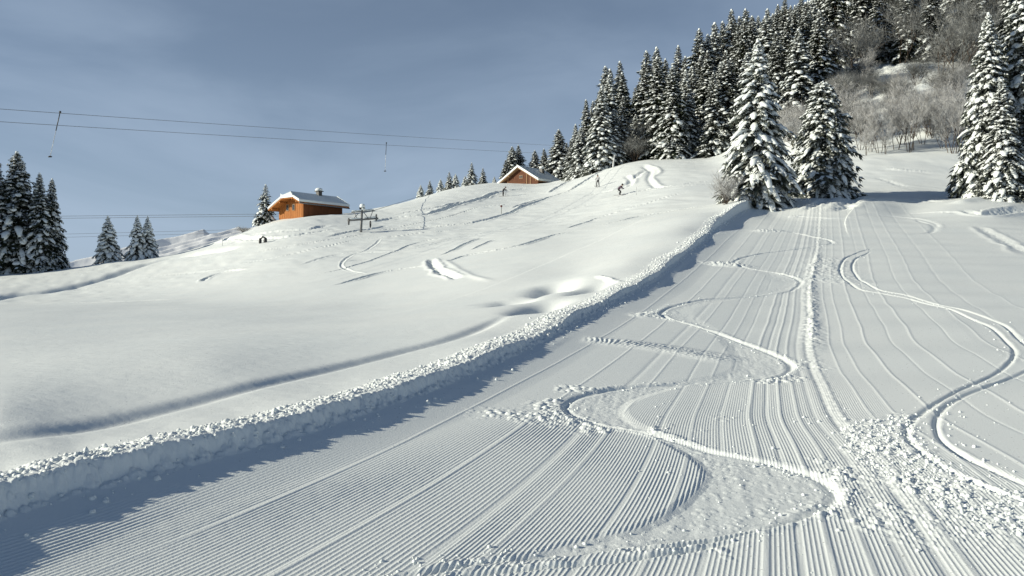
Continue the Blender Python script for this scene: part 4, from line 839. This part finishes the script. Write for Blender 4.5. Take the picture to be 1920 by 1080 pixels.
for a_, c_, r_ in (((659, 398), (702, 395), 0.075), ((652, 413.5), (709, 409.5), 0.11)):
    b = MB(); b.tube([tuple(P1(*a_, -0.8)), tuple(P1(*c_, 0.8))], r_, 6); cb = lp(b, 'crossarm', M_METAL)
    b = MB(); A_, C2 = P1(*a_, -0.8), P1(*c_, 0.8); b.tube([tuple(A_.lerp(C2, t_) + Vector((0, 0, r_ + 0.05 + 0.03 * math.sin(t_ * 30)))) for t_ in (0.02, 0.15, 0.3, 0.42)], [0.05, 0.1, 0.08, 0.04], 6)
    b.tube([tuple(A_.lerp(C2, t_) + Vector((0, 0, r_ + 0.05))) for t_ in (0.55, 0.7, 0.85, 0.97)], [0.04, 0.1, 0.12, 0.05], 6); lp(b, 'arm_snow', M_TSNOW, True, cb)
for a_, c_ in (((672, 400), (661, 412)), ((682, 398), (691, 410)), ((699, 396), (693, 411)), ((664, 399), (671, 412))):
    b = MB(); b.tube([tuple(P1(*a_)), tuple(P1(*c_))], 0.04, 5); lp(b, 'brace', M_METAL)
for c_, dy in (((654, 415.5), -1.0), ((694.5, 420.5), 0.2), ((705.5, 408), 1.0)):
    b = MB(); ring(b, P1(*c_, dy), 0.36, 0.055, (1, 0.35, 0)); sh = lp(b, 'pulley', M_DARK)
    b = MB()
    for t_ in range(4):
        a = math.pi * t_ / 4; ax = Vector((1, 0.35, 0)).normalized(); x = ax.cross(Vector((0, 0, 1))); o2 = (x * math.cos(a) + Vector((0, 0, 1)) * math.sin(a)) * 0.36; c = P1(*c_, dy); b.tube([tuple(c - o2), tuple(c + o2)], 0.02, 4)
    lp(b, 'spoke', M_DARK, True, sh)
b = MB(); b.blob(P1(679.5, 386.5), (0.33, 0.33, 0.27), rr_, 0.08, 10, 6); b.blob(P1(681, 392), (0.30, 0.25, 0.16), rr_, 0.1, 8, 5); lp(b, 'snow_cap', M_TSNOW)
b = MB(); b.box(P1(679, 391), (0.28, 0.2, 0.10)); lp(b, 'mast_head', M_DARK, False)

def cable(name, pts, r, label, group=None, sag=0.0):
    a, c = [Vector((*pt(px, Y), topz(py, Y))) for px, py, Y in pts]
    b = MB(); b.tube([tuple(a.lerp(c, i / 24) - Vector((0, 0, sag * 4 * (i / 24) * (1 - i / 24)))) for i in range(25)], r, 5)
    return a, c, tag(link(name, b.mesh(name, [M_METAL])), label, 'cable', group)
cA = cable('lift_cable', ((-400, 176, 46), (1250, 283, 190)), 0.018, 'upper of the two long lift cables crossing the sky towards the forest', 'lift cables', 0.35)
cB = cable('lift_cable', ((-400, 203, 46), (1250, 297, 190)), 0.018, 'lower of the two long lift cables crossing the sky towards the forest', 'lift cables', 0.35)
cable('lift_cable', ((-500, 411.5, 128), (690, 399.5, 134)), 0.03, 'top cable of the group passing behind the small firs', 'lift cables')
cable('lift_cable', ((-500, 415.5, 128), (690, 403.5, 134)), 0.03, 'second cable just under the top one behind the small firs', 'lift cables')
cable('lift_cable', ((-500, 455, 128), (470, 430, 140)), 0.022, 'faint third cable low behind the small firs', 'lift cables')
cable('lift_cable', ((-500, 461, 128), (470, 436, 140)), 0.022, 'faint lowest cable behind the small firs', 'lift cables')
cable('lift_cable', ((700, 395, PYL + 1), (800, 364, 165)), 0.03, 'short cable rising from the pylon over the snow knoll', 'lift cables')
def hanger(pa, pb, Y, label):
    A_ = Vector((*pt(pa[0], Y), topz(pa[1], Y))); B_ = Vector((*pt(pb[0], Y), topz(pb[1], Y)))
    root = empty('drag_bar', tuple(B_), 0, label, 'drag lift bar', 'drag bars hanging from the lift cables'); o2 = B_
    def add(mb, nm, mat, par=None): mb.v = [tuple(Vector(v) - o2) for v in mb.v]; return link(nm, mb.mesh(nm, [mat]), par or root)
    b = MB(); b.blob(A_, (0.09, 0.09, 0.09), rr_, 0, 8, 5); add(b, 'cable_grip', M_DARK)
    b = MB(); b.tube([tuple(A_), tuple(A_.lerp(B_, 0.42))], 0.035, 6); add(b, 'spring_tube', M_DARK)
    b = MB(); b.tube([tuple(A_.lerp(B_, 0.42)), tuple(A_.lerp(B_, 0.97))], 0.022, 5); add(b, 'rod', M_FROST)
    b = MB(); b.tube([tuple(B_ + Vector((-0.14, 0, 0))), tuple(B_ + Vector((0, 0, 0.02))), tuple(B_ + Vector((0.14, 0, 0)))], [0.04, 0.07, 0.04], 8); b.blob(B_, (0.15, 0.15, 0.05), rr_, 0, 10, 5); add(b, 'seat_disc', M_DARK)
hanger((113, 210), (94, 294), 61, 'drag bar with dark seat disc hanging at an angle over the dark spruce clump')
hanger((724.5, 268), (722, 321), 97, 'drag bar hanging straight down over the slope between the two chalets')
# frosted masts at the forest foot
def fm(px, Y, ptop, lean, r, label, arms=False, name='frosted_post'):
    x, y = pt(px, Y); z = gz(x, y) - 0.4; zt = topz(ptop, Y); xt = x + lean
    root = empty(name, (x, y, z), 0, label, 'mast' if arms else 'post')
    b = MB(); b.tube([(0, 0, 0), (lean * 0.4, 0, (zt - z) * 0.55), (lean, 0, zt - z)], [r, r, r * 0.9], 8); link('mast', b.mesh('mast', [M_FROST]), root)
    if arms:
        for h_, w_ in ((0.97, 1.7), (0.80, 2.0)):
            b = MB(); b.tube([(-w_, 0.2, (zt - z) * h_), (w_, -0.2, (zt - z) * h_)], 0.12, 6); cr2 = link('crossarm', b.mesh('crossarm', [M_FROST]), root)
            b = MB(); b.blob((-w_ * 0.6, 0.1, (zt - z) * h_ + 0.18), (0.6, 0.25, 0.16), rr_, 0.1); b.blob((w_ * 0.5, -0.1, (zt - z) * h_ + 0.18), (0.5, 0.25, 0.16), rr_, 0.1); link('arm_snow', b.mesh('arm_snow', [M_TSNOW]), cr2)
        b = MB(); b.box((0.9, 0, (zt - z) * 1.07), (0.12, 0.12, 0.7)); b.box((1.25, 0, (zt - z) * 1.12), (0.5, 0.12, 0.1)); link('bracket', b.mesh('bracket', [M_FROST], False), root)
fm(1251, 149, 268, 0, 0.16, 'frosted lift mast with snowy cross arms at the forest foot', True, 'lift_mast')
fm(1259, 150, 286, 0.5, 0.15, 'short white leaning post right of the frosted lift mast')
fm(1149, 150, 291, 0.35, 0.15, 'short white leaning post at the top of the ski track bank')
def marker(px, py, h, lab, disc=False):
    x, y = at(px, py); z = gz(x, y); root = empty('piste_marker', (x, y, z), 0, lab, 'piste marker')
    b = MB(); b.tube([(0, 0, -0.3), (0.02, 0, h)], 0.035, 6); link('pole', b.mesh('pole', [M_FROST if not disc else M_DARK]), root)
    if disc:
        b = MB(); b.blob((0, 0, h), (0.15, 0.05, 0.14), rr_, 0.03, 10, 6); link('disc', b.mesh('disc', [noise_mat('marker_red', (0.12, 0.03, 0.025), (0.16, 0.05, 0.04))]), root)
        b = MB(); b.blob((0, 0, h + 0.17), (0.11, 0.08, 0.06), rr_, 0.1); link('snow_cap', b.mesh('snow_cap', [M_TSNOW]), root)
marker(940, 400, 1.0, 'small dark red disc marker on a pole in the middle of the slope', True)
marker(1193, 366, 1.0, 'thin grey marker pole right of the crouching skier')
marker(296, 477, 1.1, 'grey post beside the close pair of small firs'); marker(417, 464, 0.9, 'thin white marker pole left of the orange chalet')
x, y = at(493, 456.5); b = MB(); b.blob((-0.3, 0, 0.28), (0.16, 0.22, 0.36), rr_, 0.15, 9, 6); b.blob((0.28, 0, 0.32), (0.2, 0.22, 0.42), rr_, 0.15, 9, 6); b.tube([(-0.25, 0, 0.5), (0, 0, 0.78), (0.25, 0, 0.6)], [0.09, 0.1, 0.12], 6)
tag(link('dark_rock', b.mesh('dark_rock', [M_DARK]), None, (x, y, gz(x, y) - 0.1)), 'small dark two-humped rock poking out of the snow below the orange chalet', 'rock')

# ------------------------------------------------------------------ people on the slope
M_JW = noise_mat('light_jacket', (0.32, 0.33, 0.35), (0.5, 0.5, 0.5), 6, 0.7); M_BLK = noise_mat('black_cloth', (0.012, 0.012, 0.014), (0.03, 0.03, 0.035), 6, 0.7)
M_PUR = noise_mat('purple_cloth', (0.05, 0.03, 0.05), (0.10, 0.06, 0.09), 6, 0.7); M_SKIN = noise_mat('skin', (0.42, 0.24, 0.17), (0.5, 0.3, 0.2), 6, 0.6)
M_SKI = noise_mat('ski_topsheet', (0.03, 0.03, 0.05), (0.12, 0.04, 0.03), 4, 0.4)
def skinned(name, mats, verts, edges, radii, parent, rootv=0):
    me = bpy.data.meshes.new(name); me.from_pydata(verts, edges, []); o = link(name, me, parent)
    mo = o.modifiers.new('Skin', 'SKIN'); mo.use_smooth_shade = True
    for i, r in enumerate(radii):
        me.skin_vertices[0].data[i].radius = (r, r); me.skin_vertices[0].data[i].use_root = (i == rootv)
    s_ = o.modifiers.new('Sub', 'SUBSURF'); s_.levels = 2; s_.render_levels = 2
    dg = bpy.context.evaluated_depsgraph_get(); m2 = bpy.data.meshes.new_from_object(o.evaluated_get(dg)); o.modifiers.clear(); o.data = m2
    for q in mats: m2.materials.append(q)
    m2.polygons.foreach_set('use_smooth', [True] * len(m2.polygons)); return o
def skier(px, py, rz, label, J, jacket, pants, scale=1.0):
    """J: joints by name in metres, facing +x"""
    x, y = at(px, py); root = empty('person', (x, y, gz(x, y) + 0.03), rz, label, 'person'); root.scale = (scale,) * 3
    nm = ['pelvis', 'waist', 'chest', 'neck', 'head0', 'head', 'shL', 'elL', 'haL', 'shR', 'elR', 'haR', 'hiL', 'knL', 'anL', 'toL', 'hiR', 'knR', 'anR', 'toR']
    rad = [0.15, 0.13, 0.15, 0.06, 0.09, 0.085, 0.075, 0.055, 0.045, 0.075, 0.055, 0.045, 0.105, 0.075, 0.06, 0.05, 0.105, 0.075, 0.06, 0.05]
    ed = [('pelvis', 'waist'), ('waist', 'chest'), ('chest', 'neck'), ('neck', 'head0'), ('head0', 'head'), ('chest', 'shL'), ('shL', 'elL'), ('elL', 'haL'), ('chest', 'shR'), ('shR', 'elR'), ('elR', 'haR'),
          ('pelvis', 'hiL'), ('hiL', 'knL'), ('knL', 'anL'), ('anL', 'toL'), ('pelvis', 'hiR'), ('hiR', 'knR'), ('knR', 'anR'), ('anR', 'toR')]
    ix = {n_: i for i, n_ in enumerate(nm)}
    body = skinned('body', [pants, M_SKIN], [J[n_] for n_ in nm], [(ix[a], ix[c]) for a, c in ed], rad, root)
    for p in body.data.polygons:
        if (p.center - Vector(J['head'])).length < 0.17: p.material_index = 1
    jn = ['pelvis', 'waist', 'chest', 'shL', 'elL', 'haL', 'shR', 'elR', 'haR']; jr = [0.175, 0.165, 0.175, 0.095, 0.075, 0.06, 0.095, 0.075, 0.06]; jj = {n_: i for i, n_ in enumerate(jn)}
    skinned('jacket', [jacket], [J[n_] for n_ in jn], [(jj[a], jj[c]) for a, c in ed if a in jj and c in jj], jr, root)
    h = Vector(J['head']); b = MB(); b.blob(h + Vector((-0.01, 0, 0.06)), (0.135, 0.12, 0.12), rr_, 0.0, 12, 8); link('helmet', b.mesh('helmet', [M_BLK]), root)
    b = MB(); b.box(h + Vector((0.095, 0, 0.0)), (0.03, 0.075, 0.035)); link('goggles', b.mesh('goggles', [M_GLASS], False), root)
    for s_ in ('L', 'R'):
        a = Vector(J['an' + s_]); t_ = Vector(J['to' + s_]); d = (t_ - a); d.z = 0; d.normalize(); b = MB(); c = Vector((a.x, a.y, t_.z - 0.05)); sd_ = Vector((-d.y, d.x, 0)) * 0.04; rr = []
        for u, zz, w in ((-0.75, 0, 0.9), (-0.3, 0, 0.8), (0.4, 0, 0.8), (0.75, 0, 1.1), (0.92, 0.08, 0.5)):
            q_ = c + d * u + Vector((0, 0, zz)); rr.append([tuple(q_ - sd_ * w), tuple(q_ + sd_ * w), tuple(q_ + sd_ * w + Vector((0, 0, 0.015))), tuple(q_ - sd_ * w + Vector((0, 0, 0.015)))])
        b.rings(rr); link('ski', b.mesh('ski', [M_SKI], False), root)
        b = MB(); h_ = Vector(J['ha' + s_]); tip = h_ + Vector(J.get('pole', (-0.25, 0, -0.8))); b.tube([tuple(h_ + Vector((0, 0, 0.08))), tuple(tip)], 0.012, 5); b.blob(tip + Vector((0, 0, 0.06)), (0.045, 0.045, 0.01), rr_, 0); link('ski_pole', b.mesh('ski_pole', [M_DARK]), root)
    return root
stand = dict(pelvis=(0, 0, 0.95), waist=(0.02, 0, 1.1), chest=(0.05, 0, 1.33), neck=(0.07, 0, 1.5), head0=(0.08, 0, 1.57), head=(0.09, 0, 1.67), shL=(0.05, 0.19, 1.42), elL=(0.08, 0.30, 1.17), haL=(0.28, 0.28, 1.05),
             shR=(0.05, -0.19, 1.42), elR=(0.08, -0.30, 1.17), haR=(0.28, -0.28, 1.05), hiL=(0, 0.11, 0.88), knL=(0.07, 0.17, 0.5), anL=(0, 0.2, 0.1), toL=(0.16, 0.2, 0.06), hiR=(0, -0.11, 0.88), knR=(0.07, -0.17, 0.5), anR=(0, -0.2, 0.1), toR=(0.16, -0.2, 0.06), pole=(-0.1, 0, -1.0))
tuck = dict(stand); tuck.update(pelvis=(-0.2, 0, 0.72), waist=(-0.1, 0, 0.85), chest=(0.14, 0, 1.02), neck=(0.27, 0, 1.14), head0=(0.32, 0, 1.19), head=(0.36, 0, 1.27), shL=(0.14, 0.19, 1.08), elL=(0.28, 0.3, 0.85), haL=(0.5, 0.3, 0.85),
            shR=(0.14, -0.19, 1.08), elR=(0.28, -0.3, 0.85), haR=(0.5, -0.3, 0.85), hiL=(-0.17, 0.11, 0.68), knL=(0.12, 0.16, 0.45), anL=(-0.04, 0.2, 0.1), toL=(0.12, 0.2, 0.06), hiR=(-0.17, -0.11, 0.68), knR=(0.12, -0.16, 0.45), anR=(-0.04, -0.2, 0.1), toR=(0.12, -0.2, 0.06), pole=(-0.75, 0, -0.5))
lean_ = dict(stand); lean_.update(pelvis=(0.0, 0, 0.9), waist=(0.07, 0, 1.05), chest=(0.24, 0, 1.22), neck=(0.36, 0, 1.34), head0=(0.41, 0, 1.39), head=(0.46, 0, 1.47), shL=(0.24, 0.19, 1.28), elL=(0.4, 0.28, 1.06), haL=(0.62, 0.26, 1.1),
             shR=(0.24, -0.19, 1.28), elR=(0.4, -0.28, 1.06), haR=(0.62, -0.26, 1.1), knL=(0.12, 0.13, 0.5), knR=(0.0, -0.13, 0.5), pole=(-0.2, 0, -0.95))
skier(1121, 351, R(-115), 'person standing on skis in a light grey jacket and black trousers', stand, M_JW, M_BLK, 1.05)
skier(1162, 366, R(-25), 'person crouching low on skis in dark purple clothing throwing up snow', tuck, M_PUR, M_BLK, 1.0)
skier(943, 367, R(-5), 'person all in black leaning forward on skis below the brown chalet', lean_, M_BLK, M_BLK, 1.05)

# ------------------------------------------------------------------ far mountains
def mountains():
    nx, ny = 420, 150; x0 = np.linspace(-1500, -480, nx); y0 = np.linspace(1780, 2200, ny); X, YY_ = np.meshgrid(x0, y0); X, YY_ = X.ravel(), YY_.ravel()
    wx = X + 14 * fbm(X / 90, YY_ / 90, 3, 3); wy = YY_ + 14 * fbm(X / 90 + 9, YY_ / 90, 8, 3); Z = np.full(X.shape, -60.0)
    for px, py in ((312, 449), (383, 429), (452, 425), (505, 418), (560, 410)):
        cx = (px - 960) / F * 2000; dx, dy = wx - cx, wy - 2000; al = dx * -0.82 + dy * -0.57; ac = dx * -0.57 + dy * 0.82
        Z = np.maximum(Z, (HOR - py) / F * 2000 - np.where(al > 0, 0.30, 0.75) * np.abs(al) - np.where(ac < 0, 1.0, 0.6) * np.abs(ac))
    Z = Z + 1.6 * fbm(X / 25, YY_ / 25, 6, 4) + CAMH; ny_, nx_ = ny, nx
    m, t, b_ = node_mat('mountain', 0.85); N = t.nodes; g = N.new('ShaderNodeNewGeometry'); sx = N.new('ShaderNodeSeparateXYZ'); n_ = N.new('ShaderNodeTexNoise'); n_.inputs['Scale'].default_value = 0.05; n_.inputs['Detail'].default_value = 8
    ad = N.new('ShaderNodeMath'); ad.operation = 'ADD'; cr2 = N.new('ShaderNodeValToRGB'); cr2.color_ramp.elements[0].position = 0.9; cr2.color_ramp.elements[1].position = 1.0; cr2.color_ramp.elements[0].color = (0.16, 0.17, 0.18, 1); cr2.color_ramp.elements[1].color = (0.82, 0.84, 0.86, 1)
    t.links.new(g.outputs['Normal'], sx.inputs[0]); t.links.new(sx.outputs[2], ad.inputs[0]); tcx = N.new('ShaderNodeTexCoord'); t.links.new(tcx.outputs['Object'], n_.inputs['Vector']); t.links.new(n_.outputs['Fac'], ad.inputs[1])
    t.links.new(ad.outputs[0], cr2.inputs[0]); t.links.new(cr2.outputs[0], b_.inputs['Base Color'])
    o = link('mountain_ridge', grid_mesh('mountain_ridge', X, YY_, Z, ny, nx, m)); tag(o, kind='structure')
mountains()
# valley floor reaching the horizon
g_ = np.linspace(-1, 1, 50); g_ = np.sign(g_) * g_ ** 2 * 14000; vx, vy = np.meshgrid(g_, g_); tag(link('valley_ground', grid_mesh('valley_ground', vx.ravel(), vy.ravel(), np.full(2500, -95.0), 50, 50, M_TSNOW)), kind='structure')
